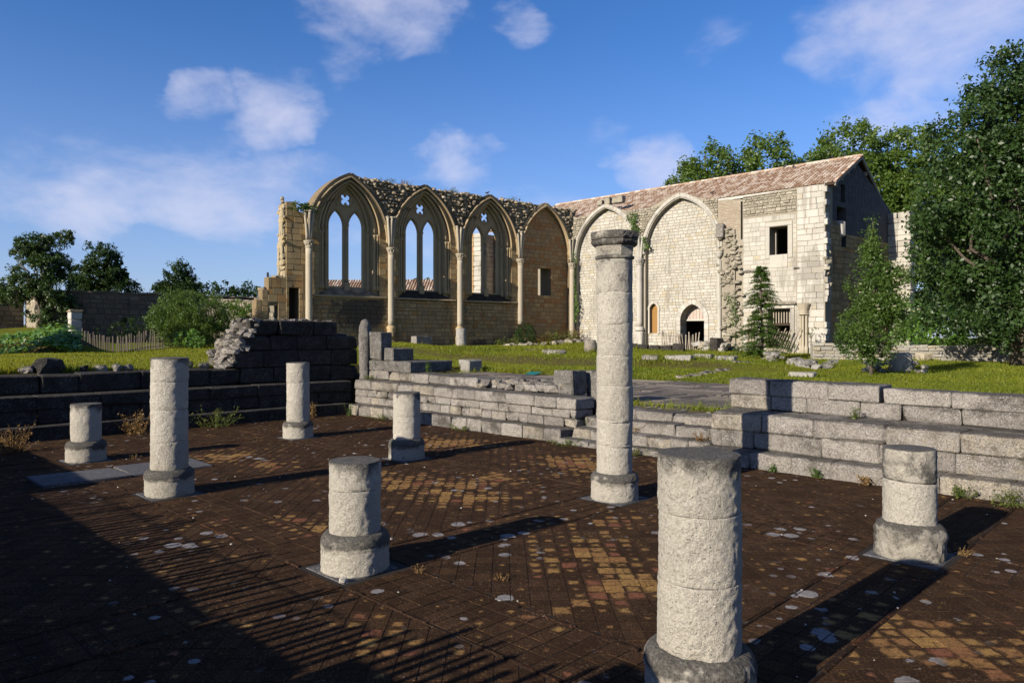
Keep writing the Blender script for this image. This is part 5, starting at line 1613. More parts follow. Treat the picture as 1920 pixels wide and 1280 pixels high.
# ------------------------------------------------------------------ plank walkway behind the doorway
dk = empty('plank_walkway', 'weathered wooden plank walkway beyond the doorway steps', 'boardwalk', pq(11, 0, .55))
PL = []
pn, qn_ = 5, 8
for i in range(pn):
    for j in range(qn_):
        a0, b0 = 8.25 + i * 1.2, -6.6 + j * 1.55
        along = (i + j) % 2 == 0
        n = 8 if along else 10
        zt = .57 + rng.uniform(-.006, .008)
        for k in range(n):
            if along: aa, bb = (a0 + 1.2 * k / n + .012, a0 + 1.2 * (k + 1) / n - .012), (b0 + .02, b0 + 1.53 + rng.uniform(-.01, .01))
            else: aa, bb = (a0 + .02, a0 + 1.18 + rng.uniform(-.01, .01)), (b0 + 1.55 * k / n + .012, b0 + 1.55 * (k + 1) / n - .012)
            V, F = rblock(pq, aa, bb, (zt - .045, zt + rng.uniform(-.005, .005)), .005, .003)
            PL.append((V, F, rng.random()))
pieces('plank', PL, M['deck'], dk, 'planks')
w = pq(14.6, -3.9)
V = np.array([pq(14.0 + a, -4.4 + b, .60 + .05 * vnoise(np.array([[a * 3, b * 3, 0]]), 1.1, 4)[0] + .04 * math.sin(a * 5)) for a in np.linspace(0, .35, 10) for b in np.linspace(0, .55, 16)])
F = [[i * 16 + j, i * 16 + j + 1, (i + 1) * 16 + j + 1, (i + 1) * 16 + j] for i in range(9) for j in range(15)]
V = np.vstack([V, V - [0, 0, .012]]); F = F + [[k + 160 for k in f[::-1]] for f in F]
tag(emit('tarpaulin', V, F, M['tarp'], None, .5, smooth=True), 'scrap of blue-green tarpaulin at the far edge of the walkway', 'tarpaulin')

# ------------------------------------------------------------------ loose stones on the grass
def lawn_block(x, y, L, Wd, H, rot, label, mat='block', name='stone_block', cat='stone block', group=None, sink=.06, tilt=0):
    zb = gz(x, y); ca, sa = math.cos(rot), math.sin(rot)
    fr = lambda a, b, z: np.array([x + a * ca - b * sa, y + a * sa + b * ca, zb + z + tilt * a])
    V, F = rblock(fr, (-L / 2, L / 2), (-Wd / 2, Wd / 2), (-sink, H), .035, .02)
    return tag(emit(name, V, F, M[mat], None, rng.random()), label, cat, group)
def rubble_group(name, label, pts, mat, cat='rubble heap'):
    e = empty(name, label, cat, (np.mean([p[0] for p in pts]), np.mean([p[1] for p in pts]), np.min([p[2] for p in pts])))
    for k, (x, y, z, s) in enumerate(pts):
        v, f = boulder((x, y, z), (s * rng.uniform(1, 1.6), s * rng.uniform(.8, 1.1), s * rng.uniform(.45, .8)), int(rng.integers(9999)), ang=.5); emit('stone', v, f, M[mat], e, rng.random())
    return e


RU = -TH + math.pi / 2
V, F = lathe([(.34, -.1), (.34, .05), (.27, .12), (.26, .5), (.265, .95), (.24, 1.0), (.1, 1.0)], 28, -2.62, 37.0, .012, 4)
V[:, 2] += gz(-2.62, 37.0)
tag(emit('column_drum', V, F, M['block'], None, .2, smooth=True), 'pale round column drum standing on the grass before the nave wall', 'column drum')
lawn_block(-1.5, 25.6, .62, .62, .50, .75, 'cube-shaped white stone block on the lawn just right of the pale column drum', 'block', group='single blocks on the lawn')
lawn_block(-1.5, 25.6 + .02, 1.0, .95, .07, .75, 'flat slab under the cube-shaped white stone block on the lawn', 'block', cat='stone slab')
lawn_block(1.75, 29.9, .95, .45, .20, -.62, 'small low stone block lying alone on the lawn left of the tallest column', group='single blocks on the lawn')
lawn_block(.92, 34.5, .55, .4, .10, .2, 'tiny flat stone in the lawn near the foot of the nave wall', 'bench', group='single blocks on the lawn')
V, F = lathe([(.30, -.1), (.31, .3), (.29, .62), (.2, .65)], 22, 3.95, 36.2, .03, 14); V[:, 2] += gz(3.95, 36.2)
tag(emit('column_drum', V, F, M['bench'], None, .8, smooth=True), 'grey broken drum by the shrubs, just left of the tallest column', 'column drum')
lawn_block(5.9, 25.3, 1.0, .35, .14, -.66, 'long low stone with a dark end lying on the lawn right of the tallest column', group='single blocks on the lawn')
lawn_block(5.0, 25.8, .6, .4, .12, -.5, 'low mossy stone joining the left end of the long low stone', 'bench', group='single blocks on the lawn')
lawn_block(7.15, 26.6, .6, .5, .22, -.62, 'left half of a pale cut kerb stone in the middle of the lawn', 'block', group='single blocks on the lawn')
lawn_block(7.8, 26.1, .72, .5, .23, -.62, 'right half of a pale cut kerb stone in the middle of the lawn', 'block', group='single blocks on the lawn')
rubble_group('rubble', 'small pale rubble left of the pale kerb stones on the lawn', [(6.6 + rng.uniform(-.25, .25), 26.8 + rng.uniform(-.2, .2), gz(6.6, 26.8) + .05, rng.uniform(.08, .17)) for _ in range(7)], 'pale_rubble')
rubble_group('edging_row', 'thin line of half-buried stones curving across the lawn beyond the walkway',
             [(3.6 + t * 5.2 + rng.uniform(-.08, .08), 18.6 + 7.0 * t + .5 * math.sin(t * 3) + rng.uniform(-.1, .1), gz(3.6 + t * 5.2, 18.6 + 7.0 * t) + .015, rng.uniform(.07, .13)) for t in np.linspace(0, 1, 44)], 'bench', 'stone row')
# broken footing walls on the right-hand lawn
def footing(name, label, path, h, seed, mat='block', wd=.35):
    pts = []
    for (x0, y0), (x1, y1) in zip(path[:-1], path[1:]):
        n = max(2, int(math.hypot(x1 - x0, y1 - y0) / .2))
        for k in range(n):
            t = k / n; x, y = x0 + (x1 - x0) * t, y0 + (y1 - y0) * t
            for lay in range(max(1, int(h / .14))):
                pts.append((x + rng.uniform(-wd, wd) * .5, y + rng.uniform(-wd, wd) * .5, gz(x, y) + .05 + lay * .13, rng.uniform(.10, .19)))
    return rubble_group(name, label, pts, mat, 'ruined footing')
footing('wall_footing', 'low broken pale footing wall on the lawn left of the slender tree', [(11.3, 28.6), (10.3, 25.2), (9.55, 23.0), (9.4, 22.4)], .38, 3)
footing('wall_footing', 'short pale stub of footing left of the broken footing wall', [(10.6, 29.6), (10.75, 28.8)], .45, 4)
footing('wall_footing', 'flat scatter of stones behind the broken footing wall on the lawn', [(10.9, 25.2), (13.0, 29.2)], .14, 5)
footing('wall_footing', 'stacked grey stones at the foot of the slender tree, on its right', [(11.2, 22.4), (12.7, 22.0)], .5, 6, 'block', .5)
lawn_block(12.0, 22.1, .55, .35, .62, .1, 'squared pale stone lying on top of the stacked grey stones by the slender tree', 'pale_rubble')
lawn_block(8.45, 20.9, .7, .5, .12, -.6, 'white flat stone at the near end of the broken footing wall', 'pale_rubble', group='single blocks on the lawn')
lawn_block(16.9, 29.5, .5, .45, .36, .2, 'ochre squared stone block leaning against the low ivy-covered wall', 'lightwall')
# rubble at the church foot
rubble_group('rubble', 'heap of pale rubble stones at the foot of the torn wall stub, right of the doorway fence',
             [(lambda P, h: (P[0], P[1], gz(P[0], P[1]) + h, rng.uniform(.14, .28)))(f2(10.6 + rng.normal(0, .45), .9 + rng.uniform(-.4, .6), 0), abs(rng.normal(0, .3))) for _ in range(34)], 'pale_rubble')
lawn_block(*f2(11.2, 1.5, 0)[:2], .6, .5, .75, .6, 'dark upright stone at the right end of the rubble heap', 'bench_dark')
rubble_group('rubble', 'few white broken stones in front of the pale doorway fence',
             [(lambda P: (P[0], P[1], gz(P[0], P[1]) + .12, rng.uniform(.12, .26)))(f2(7.6 + rng.uniform(0, 2.2), 2.0 + rng.uniform(-.3, .3), 0)) for _ in range(9)], 'pale_rubble')
KB = [f2(4.9 + k * .62, 4.3 - .22 * k, 0)[:2] for k in range(9)]
kb = empty('kerb_wall', 'low dark kerb wall of blocks in front of the church doorway', 'low wall', (*KB[4], gz(*KB[4])))
for k in range(8):
    a, b = np.array(KB[k]), np.array(KB[k + 1]); d = (b - a) / np.linalg.norm(b - a); L = np.linalg.norm(b - a)
    fr = lambda u, w, z, a=a, d=d: np.array([a[0] + d[0] * u - d[1] * w, a[1] + d[1] * u + d[0] * w, gz(*a) + z])
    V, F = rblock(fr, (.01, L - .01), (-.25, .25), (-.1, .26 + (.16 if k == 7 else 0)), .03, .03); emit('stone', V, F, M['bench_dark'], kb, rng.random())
rubble_group('rubble', 'line of broken stones among the weeds at the foot of the walled-up bay',
             [(lambda P: (P[0], P[1], gz(P[0], P[1]) + .08, rng.uniform(.10, .26)))(f1(rng.uniform(.6, 7.0), 1.3 + rng.uniform(-.4, .5), 0)) for _ in range(44)], 'rubble2')
P = f1(12.2, .5, 0); lawn_block(P[0], P[1], 1.2, .5, .55, .85, 'grey stone trough at the foot of the nave wall, between two hanging shafts', 'bench', 'stone_trough', 'trough')
# stones along the top of the shaded left bench
for k, (p, q, s, lab) in enumerate(((.42, -4.05, .20, 'large dark boulder on the grass edge above the shaded bench'), (.08, -4.0, .10, 'small pointed stone left of the large dark boulder'),
                                    (1.05, -4.05, .085, 'flat dark stone just right of the large dark boulder'), (1.35, -4.05, .09, 'lumpy pale stone in the row above the shaded bench, first right of the flat one'),
                                    (1.62, -4.05, .10, 'long pale stone in the row above the shaded bench, middle of the row'), (1.86, -4.02, .085, 'pale stone in the row above the shaded bench, nearest the waist-high column'),
                                    (2.85, -4.1, .11, 'white lumpy stone right of the waist-high column top'), (3.1, -4.2, .13, 'greyish stone beside the broken end of the wall stub'), (3.35, -4.0, .09, 'small stone tucked under the broken end of the wall stub'))):
    P = pq(p, q, 1.13 + s * .45)
    v, f = boulder(P, (s * 1.35, s * .9, s * .85), 800 + k, sub=2)
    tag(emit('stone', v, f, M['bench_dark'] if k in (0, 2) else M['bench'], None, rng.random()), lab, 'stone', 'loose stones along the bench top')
# pebbles and a displaced tile on the pavement
v, f = boulder(pq(-.26, 7.22, .02), (.03, .024, .024), 5); tag(emit('pebble', v, f, M['joint'], None, .2), 'white pebble at the foot of the squat front column stub', 'pebble', 'pebbles on the pavement')
PB = []
for k in range(110):
    p, q = rng.uniform(-1.6, 6.1), rng.uniform(-2.5, 11.5); s = rng.uniform(.004, .010) * (1.4 if rng.random() < .08 else 1)
    v, f = boulder(pq(p, q, .004 + s * .5), (s * 1.2, s, s * .7), k); PB.append((v, f, rng.random()))
V, F, r = joined(PB); emit('pebbles', V, F, M['joint'], None, r, kind='stuff')['label'] = 'tiny white pebbles scattered over the dark tiles'

# ------------------------------------------------------------------ plants
def leafcloud(C, rad, n, size, out=None, up=.25, asp=.55, droop=0.0, seed=0, flat_=1.0):
    """n leaves round every clump centre; returns quads"""
    g = np.random.default_rng(seed)
    C = np.repeat(np.asarray(C, float), n, 0); rad = np.repeat(np.asarray(rad, float), n)
    N = len(C)
    d = g.normal(size=(N, 3)); d /= np.linalg.norm(d, axis=1)[:, None]
    rr = rad * g.random(N) ** .45
    off = d * rr[:, None]; off[:, 2] *= flat_
    P = C + off
    nrm = d * .8 + g.normal(size=(N, 3)) * .55
    nrm[:, 2] += up
    nrm /= np.linalg.norm(nrm, axis=1)[:, None]
    t = g.normal(size=(N, 3)); t -= (t * nrm).sum(1)[:, None] * nrm; t[:, 2] -= droop
    t /= np.linalg.norm(t, axis=1)[:, None]
    b = np.cross(nrm, t)
    L = size * g.uniform(.65, 1.3, N)[:, None]
    V = np.stack([P - t * L * .5, P + b * L * asp * .5, P + t * L * .5, P - b * L * asp * .5], 1).reshape(-1, 3)
    F = np.arange(N * 4).reshape(-1, 4)
    return V, F, g.random(N)


def ellipsoid_clumps(E, dens, seed, lo=.5, thr=-.25, nscale=.8):
    """clump centres through the outer shell of ellipsoids, with gaps"""
    g = np.random.default_rng(seed); out = []
    for (c, r) in E:
        c = np.array(c, float); r = np.array(r, float)
        n = int(dens * (r[0] * r[1] + r[1] * r[2] + r[0] * r[2]) / 3 * 4)
        d = g.normal(size=(n, 3)); d /= np.linalg.norm(d, axis=1)[:, None]
        k = g.uniform(lo ** 3, 1, n) ** (1 / 3)
        P = c + d * k[:, None] * r
        P += .22 * np.stack([vnoise(P, 1.1, seed + i) for i in range(3)], 1) * r.min()
        nz = vnoise(P, nscale, seed + 7)
        out.append(P[nz > thr])
    return np.vstack(out)


def limb(a, b, r0, r1, seed, bend=.12, n=7):
    g = np.random.default_rng(seed); a, b = np.array(a, float), np.array(b, float); L = np.linalg.norm(b - a)
    P = [a + (b - a) * t + g.normal(size=3) * bend * L * .25 * math.sin(math.pi * t) + np.array([0, 0, .08 * L * math.sin(math.pi * t)]) for t in np.linspace(0, 1, n)]
    return tube(P, np.linspace(r0, r1, n), 8)


def tree(name, label, x, y, h, ells, mat, leaf, per, dens, cr, trunk_r, seed, group=None, zb=None, cat='tree', thr=-.25, lo=.5, limbs=9, trunk_top=None, up=.25, lean=(0, 0), nscale=.8, droop=.1):
    z0 = gz(x, y) if zb is None else zb
    e = empty(name, label, cat, (x, y, z0), group)
    E = [((x + c[0], y + c[1], z0 + c[2]), r) for c, r in ells]
    C = ellipsoid_clumps(E, dens, seed, lo, thr, nscale)
    if len(C) < 8: C = ellipsoid_clumps(E, dens, seed, lo, -9, nscale)
    g = np.random.default_rng(seed)
    V, F, r = leafcloud(C, cr * g.uniform(.55, 1.35, len(C)), per, leaf, up=up, seed=seed, droop=droop)
    r = .55 * r + .45 * np.repeat(g.random(len(C)), per)
    ok = V.reshape(-1, 4, 3)[:, :, 2].min(1) > z0 + .02
    V = V.reshape(-1, 4, 3)[ok].reshape(-1, 3); F = np.arange(len(V)).reshape(-1, 4); r = r[ok]
    emit('crown', V, F, mat, e, r)
    tt_ = trunk_top if trunk_top else h * .72
    n = 9
    path = [(x + lean[0] * t + .05 * h * .2 * math.sin(t * 5 + seed), y + lean[1] * t + .04 * h * .2 * math.cos(t * 4 + seed), z0 - .1 + tt_ * t) for t in np.linspace(0, 1, n)]
    V, F = tube(path, trunk_r * np.linspace(1.15, .28, n), 10); tk = emit('trunk', V, F, M['bark'], e, .5, smooth=True)
    if limbs:
        sel = C[g.choice(len(C), min(limbs, len(C)), replace=False)]
        for k, q in enumerate(sel):
            t = np.clip((q[2] - z0) / h * .55, .15, .85); i = min(n - 2, int(t * n))
            V, F = limb(path[i], q, trunk_r * .42 * (1 - .5 * t), trunk_r * .08, seed + k); emit('limb', V, F, M['bark'], tk, .5, smooth=True)
    return e


# big tree at the right edge
tree('broadleaf_tree', 'huge dark green tree filling the right edge of the view', 18.6, 26.4, 12.6,
     [((.0, 0, 9.9), (1.7, 1.7, 1.7)), ((1.6, .3, 10.9), (2.0, 2.0, 1.7)), ((-.9, 0, 8.3), (2.0, 2.4, 1.8)), ((1.8, 0, 8.6), (3.0, 3.0, 2.6)), ((-1.4, -.2, 6.4), (2.3, 2.5, 1.9)), ((1.6, 0, 5.8), (3.6, 3.4, 2.6)),
      ((-1.7, 0, 4.4), (2.4, 2.4, 1.7)), ((1.5, -.3, 3.0), (3.5, 3.2, 2.1)), ((-1.3, .3, 2.3), (2.2, 2.3, 1.4)), ((.3, -1.2, 1.3), (2.4, 1.6, 1.0)), ((1.0, 0, 12.0), (.7, .8, 1.0)), ((-.35, 0, 11.2), (.5, .5, .9)), ((2.2, 0, 12.3), (.9, .9, 1.0)), ((4.5, 0, 7), (2.5, 3, 4.8)), ((-2.7, .2, 5.3), (1.1, 1.2, .9)), ((-2.2, 0, 7.6), (.8, 1, .8)), ((-1.35, 0, 9.6), (.6, .6, .7))],
     M['leaf_dark'], .16, 30, 13.5, .38, .30, 3, thr=-.34, lo=.5, limbs=26, nscale=.95)
for k, (x, y, H, wdt_, lab) in enumerate(((28.0, 60, 18.6, 1.25, 'tall plane tree rising directly behind the roof ridge at the gable'), (33.0, 60, 18.2, 1.3, 'plane tree between the gable and the huge dark tree'), (37.0, 56, 16.5, 1.2, 'plane tree showing through the left side of the huge dark tree'),
                                    (17.4, 64, 17.6, 1.22, 'round-topped plane tree behind the middle of the church roof, left of its twin'), (22.6, 64, 18.3, 1.22, 'round-topped plane tree behind the church roof, nearer the gable'), (26.6, 66, 17.0, 1.05, 'lower plane tree in the dip between the roof trees'))):
    a = wdt_
    tree('plane_tree', lab, x, y, H, [((.1, 0, H - 2.0 * a), (1.9 * a, 1.9 * a, 2.0 * a)), ((-1.3 * a, 0, H - 3.6 * a), (1.8 * a, 1.9 * a, 1.9 * a)), ((1.4 * a, .3, H - 3.8 * a), (1.9 * a, 1.9 * a, 1.9 * a)), ((0, 0, H - 6.0 * a), (3.5 * a, 3.2 * a, 2.6 * a)), ((-.6, 0, H - 9.5), (3.7 * a, 3.4 * a, 3.2)), ((.5, 0, 5.0), (3.6 * a, 3.2 * a, 3.2))],
         M['leaf_plane'], .30, 32, 5.6, .66, .45, 31 + k, group='plane trees behind the church', thr=-.62, lo=.7, limbs=6, nscale=.5)
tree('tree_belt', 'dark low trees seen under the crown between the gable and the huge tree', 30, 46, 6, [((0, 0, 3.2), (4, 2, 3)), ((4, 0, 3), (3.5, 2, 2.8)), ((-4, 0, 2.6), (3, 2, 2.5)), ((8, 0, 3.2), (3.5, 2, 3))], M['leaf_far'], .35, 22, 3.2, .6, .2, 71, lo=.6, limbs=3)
# slender tree before the gable
tree('slender_tree', 'slender young tree with cream flower heads in front of the gable end', 10.5, 20.9, 4.9,
     [((0, 0, 4.15), (.24, .24, .8)), ((-.05, 0, 3.2), (.48, .5, .85)), ((.1, 0, 2.4), (.85, .8, .85)), ((.05, 0, 1.6), (1.0, .95, .75)), ((.45, 0, 2.7), (.45, .5, .5)), ((-.35, 0, 1.1), (.75, .6, .6)), ((.2, 0, .75), (.6, .5, .4))], M['leaf_mid'], .075, 34, 62, .20, .05, 5, thr=-.35, lo=.3, limbs=12, trunk_top=4.6, nscale=1.6)
fl = []
g = np.random.default_rng(4)
for k in range(24):
    a = g.uniform(math.pi * .9, math.pi * 2.1); z = g.uniform(1.6, 3.3); r = 1.0 - .22 * abs(z - 1.9)
    c = np.array([10.5 + .25 + r * math.cos(a) * .95, 20.9 + r * math.sin(a) * .9, .7 + z])
    V, F, rr = leafcloud([c], [.055], 14, .05, up=.8, seed=k, flat_=.35); fl.append((V, F.tolist(), .5))
V, F, r = joined(fl); emit('flower_heads', V, F, M['flower'], bpy.data.objects['slender_tree'], r)

# feathery conifer before the church
zc = gz(10.9, 31.4)
cf = empty('young_conifer', 'feathery young conifer standing before the church wall', 'conifer', (10.9, 31.4, zc))
V, F = tube([(10.9 + .04 * math.sin(t * 6), 31.4, zc - .1 + 4.0 * t) for t in np.linspace(0, 1, 9)], np.linspace(.075, .012, 9), 8); emit('trunk', V, F, M['bark'], cf, .5, smooth=True)
LV, LR, BV = [], [], []
g = np.random.default_rng(12)
for k in range(240):
    h = g.uniform(.03, 1) ** .95; z = zc + 4.05 * h
    L = (1 - h) ** .75 * 1.38 * g.uniform(.5, 1.1) + .12
    if .42 < h < .52: L *= .6
    a = g.uniform(0, 2 * math.pi); d = np.array([math.cos(a), math.sin(a), 0])
    pts = [np.array([10.9, 31.4, z]) + d * L * t + np.array([0, 0, L * (.38 * t - .42 * t * t)]) for t in np.linspace(0, 1, 9)]
    BV.append(tube(pts, np.linspace(.016, .004, 9), 4, False))
    for i in range(2, 9):
        m = int(10 + 12 * (1 - h))
        for _ in range(m):
            sd = np.cross(d, [0, 0, 1]) * g.choice([-1, 1]); ax = d * .55 + sd * g.uniform(.3, 1) + np.array([0, 0, g.uniform(-.55, .15)]); ax /= np.linalg.norm(ax)
            bb = np.cross(ax, [0, 0, 1.0]); bb /= np.linalg.norm(bb) + 1e-6; nv = bb * .9 + g.normal(size=3) * .3
            l = g.uniform(.07, .2) * (1.1 - .05 * i); wd = .016; p = pts[i] + g.normal(size=3) * .025
            LV += [p, p + ax * l * .5 + nv * wd, p + ax * l, p + ax * l * .5 - nv * wd]; LR.append(g.random())
emit('branch_sprays', np.array(LV), np.arange(len(LV)).reshape(-1, 4), M['leaf_bright'], cf, np.array(LR))
V, F, _ = joined([(a, b, .5) for a, b in BV]); emit('branches', V, F, M['bark'], cf, .5)

# left side trees and bushes
tree('broadleaf_tree', 'big dark tree leaning right, in front of the boundary wall on the left', -26.9, 41.0, 5.7,
     [((-.1, 0, 4.75), (1.25, 1.2, .7)), ((.95, 0, 4.95), (.95, .8, .42)), ((-.8, 0, 4.35), (.9, .9, .5)), ((.65, 0, 3.75), (1.15, 1.2, .65)), ((-.2, 0, 3.2), (1.5, 1.4, .75)), ((-.9, 0, 2.4), (1.2, 1.2, .8)), ((.45, 0, 2.2), (1.5, 1.4, 1.0)), ((.6, 0, 1.0), (1.7, 1.4, 1.1)), ((1.45, 0, 5.35), (.5, .4, .22)), ((-1.75, 0, 4.1), (.25, .3, .12)), ((-1.7, 0, 1.7), (.7, .8, .5))],
     M['leaf_dark'], .13, 32, 34, .20, .2, 21, thr=-.18, lo=.3, limbs=10, lean=(.3, 0), nscale=1.1)
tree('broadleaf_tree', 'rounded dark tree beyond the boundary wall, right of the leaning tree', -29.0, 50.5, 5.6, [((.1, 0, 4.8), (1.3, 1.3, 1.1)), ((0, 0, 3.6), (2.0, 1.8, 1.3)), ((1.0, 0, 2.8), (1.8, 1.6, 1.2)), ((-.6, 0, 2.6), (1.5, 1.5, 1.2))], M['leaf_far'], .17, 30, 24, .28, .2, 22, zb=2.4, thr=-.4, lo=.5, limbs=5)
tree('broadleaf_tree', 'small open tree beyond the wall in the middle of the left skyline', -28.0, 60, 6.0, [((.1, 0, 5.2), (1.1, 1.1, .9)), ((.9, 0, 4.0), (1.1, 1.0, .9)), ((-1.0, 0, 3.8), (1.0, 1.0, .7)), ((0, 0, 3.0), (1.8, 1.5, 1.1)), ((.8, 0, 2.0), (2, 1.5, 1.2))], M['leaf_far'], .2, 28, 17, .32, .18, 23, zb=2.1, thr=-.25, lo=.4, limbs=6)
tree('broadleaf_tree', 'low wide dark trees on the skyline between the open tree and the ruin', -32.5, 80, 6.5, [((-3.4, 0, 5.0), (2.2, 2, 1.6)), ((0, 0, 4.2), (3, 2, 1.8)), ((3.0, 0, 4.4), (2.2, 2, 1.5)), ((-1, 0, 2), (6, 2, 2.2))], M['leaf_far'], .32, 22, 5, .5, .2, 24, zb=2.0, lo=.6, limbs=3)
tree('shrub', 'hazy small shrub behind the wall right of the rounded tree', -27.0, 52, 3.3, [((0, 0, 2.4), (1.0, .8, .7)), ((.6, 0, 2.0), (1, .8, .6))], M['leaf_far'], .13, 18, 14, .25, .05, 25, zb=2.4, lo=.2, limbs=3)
tree('shrub', 'pale green shrub behind the wall left of the leaning tree', -30.2, 46, 3.5, [((0, 0, 2.2), (1.0, .8, .8)), ((-.5, 0, 1.6), (.9, .8, .7))], M['leaf_mid'], .14, 18, 14, .25, .05, 26, zb=2.6, lo=.2, limbs=3)
tree('round_bush', 'big round olive-green bush right of the picket fence', -15.0, 33.6, 2.7, [((0, 0, 1.7), (1.7, 1.5, .95)), ((-.8, 0, 1.3), (1.2, 1.1, .9)), ((.9, 0, 1.35), (1.2, 1.2, .95)), ((.2, 0, .8), (1.8, 1.4, .8)), ((-.2, 0, 2.3), (.9, .9, .4))], M['leaf_mid'], .075, 36, 46, .20, .08, 27, thr=-.4, lo=.55, limbs=14, cat='bush', nscale=1.6)
tree('shrub', 'bright green shrub beside the stepped end of the ruin', -13.6, 36.4, 2.7, [((0, 0, 2.1), (.7, .7, .55)), ((-.5, 0, 1.7), (.8, .7, .5)), ((.4, 0, 1.5), (.8, .7, .6)), ((0, 0, .9), (.9, .8, .7))], M['leaf_bright'], .11, 24, 24, .2, .05, 28, thr=-.25, lo=.3, limbs=8, cat='shrub')
tree('ivy_clump', 'low glossy ivy clump at the front foot of the round bush', -14.3, 31.7, .8, [((0, 0, .45), (.62, .5, .42)), ((.35, 0, .25), (.5, .5, .3))], M['ivy'], .09, 20, 60, .12, .03, 29, lo=.7, limbs=0, cat='ivy')
tree('garden_shrub', 'pale flowering shrub behind the picket fence', -18.4, 37.2, 1.2, [((0, 0, .7), (.9, .7, .35)), ((.7, 0, .6), (.6, .5, .35))], M['weed'], .08, 18, 26, .16, .03, 30, lo=.3, limbs=3, cat='shrub')
tree('dark_shrub', 'dark shrub against the boundary wall behind the picket fence', -23.0, 42.4, 1.6, [((0, 0, .8), (1.6, .9, .8)), ((2.2, 1.6, .8), (1.5, .9, .75))], M['leaf_far'], .12, 22, 16, .2, .04, 33, lo=.6, limbs=0, cat='shrub')
tree('round_shrub', 'small round almost black bush at the foot of the nave wall', *f1(5.0, 1.0, 0)[:2], 1.3, [((0, 0, .72), (.66, .62, .66))], M['leaf_far'], .07, 26, 80, .12, .04, 34, lo=.75, thr=-.8, limbs=0, cat='bush')
tree('potted_shrub', 'small round shrub on a bare stem by the church corner', *f2(16.05, .9, 0)[:2], 1.5, [((0, 0, 1.0), (.22, .2, .16)), ((.2, 0, 1.3), (.16, .15, .10))], M['leaf_mid'], .04, 22, 120, .05, .025, 35, lo=.4, limbs=3, cat='shrub')
tree('broadleaf_tree', 'small tree far off seen through the first nave window', -15.8, 66, 5.2, [((0, 0, 4.4), (1.2, 1, .9)), ((-.8, 0, 3.2), (1.6, 1, 1.1))], M['leaf_far'], .22, 22, 10, .33, .15, 36, zb=1.6, lo=.5, limbs=3)
tree('broadleaf_tree', 'tree top far off seen above the house through the second nave window', -8.6, 72, 6.6, [((0, 0, 5.4), (1.9, 1, .9))], M['leaf_far'], .22, 22, 10, .33, .15, 38, zb=1.4, lo=.5, limbs=3)


def ivy_sheet(name, label, fr, n, size, seed, cat='ivy', mat='ivy', depth=.12):
    """leaves spread over a surface; fr(u,v) -> (point, normal)"""
    g = np.random.default_rng(seed); Vs = []
    for k in range(n):
        p, nr = fr(g.random(), g.random(), g)
        nr = np.array(nr) + g.normal(size=3) * .38; nr /= np.linalg.norm(nr)
        t = g.normal(size=3); t[2] -= .5; t -= (t @ nr) * nr; t /= np.linalg.norm(t); b = np.cross(nr, t)
        L = size * g.uniform(.6, 1.3); p = np.array(p) + nr * g.random() * depth
        Vs += [p - t * L * .5, p + b * L * .42, p + t * L * .5, p - b * L * .42]
    V = np.array(Vs)
    return tag(emit(name, V, np.arange(len(V)).reshape(-1, 4), M[mat], None, g.random(len(V) // 4)), label, cat)


def bank_fr(u, v, g):
    x = -25 + 8.2 * u; y = 28.6 + 3.1 * v
    if x / y > -.60: y = 28.6 + 3.1 * v * .6; x = -25 + 6.8 * u
    z = gz(x, y); e = .15
    n = np.array([-(gz(x + e, y) - z) / e, -(gz(x, y + e) - z) / e, 1.0]); n /= np.linalg.norm(n)
    w = .22 * (1 + vnoise(np.array([[x, y, 0]]), .9, 6)[0])
    return np.array([x, y, z + w]), n
ivy_sheet('ivy', 'glossy ivy covering the grassy bank at the left edge', bank_fr, 3000, .17, 3, depth=.3)
tree('ivy_hedge', 'bright ivy hedge growing over the low pale wall on the right', 15.9, 30.6, 2.6, [((.2, .3, 1.3), (1.1, .7, .9)), ((1.0, .2, 1.75), (1.3, .8, .9)), ((2.2, -.1, 1.5), (1.5, .8, .95)), ((3.8, -.5, 1.3), (1.7, .8, .85)), ((6, -1, 1.2), (2, .8, .9))], M['ivy'], .13, 26, 20, .26, .05, 41, thr=-.6, lo=.72, limbs=0, cat='hedge')
def vine(fr, z0, z1, s, wd):
    def f(u, v, g):
        z = z0 + (z1 - z0) * v; a = s + wd * (u - .5) * (1 + .8 * math.sin(v * 9)) + .1 * math.sin(v * 5)
        nr = fr(0, 1, 0) - fr(0, 0, 0)
        return fr(a, .06, z), nr
    return f
ivy_sheet('ivy', 'thin ivy climbing the inner corner of the church walls', vine(f2, 2.8, 7.4, .30, .32), 420, .11, 5, mat='leaf_bright', depth=.2)
ivy_sheet('ivy', 'ivy tuft in the rubble between the two blind arches', vine(f2, 8.0, 9.4, 4.95, .5), 330, .11, 6, mat='leaf_mid', depth=.3)
ivy_sheet('ivy', 'small ivy tuft at the crown of the shaft between the two blind arches', vine(f2, 7.1, 7.9, 5.75, .25), 130, .1, 7, mat='leaf_mid', depth=.2)
ivy_sheet('ivy', 'ivy hanging on the torn wall stub beside the conifer', vine(f2, 2.4, 4.2, 11.5, .45), 260, .075, 8, mat='leaf_mid', depth=.5)
ivy_sheet('ivy', 'grass tuft growing on top of the broken pier of the nave wall', vine(f1, 8.1, 8.45, 18.85, .9), 240, .12, 9, mat='leaf_mid', depth=.3)

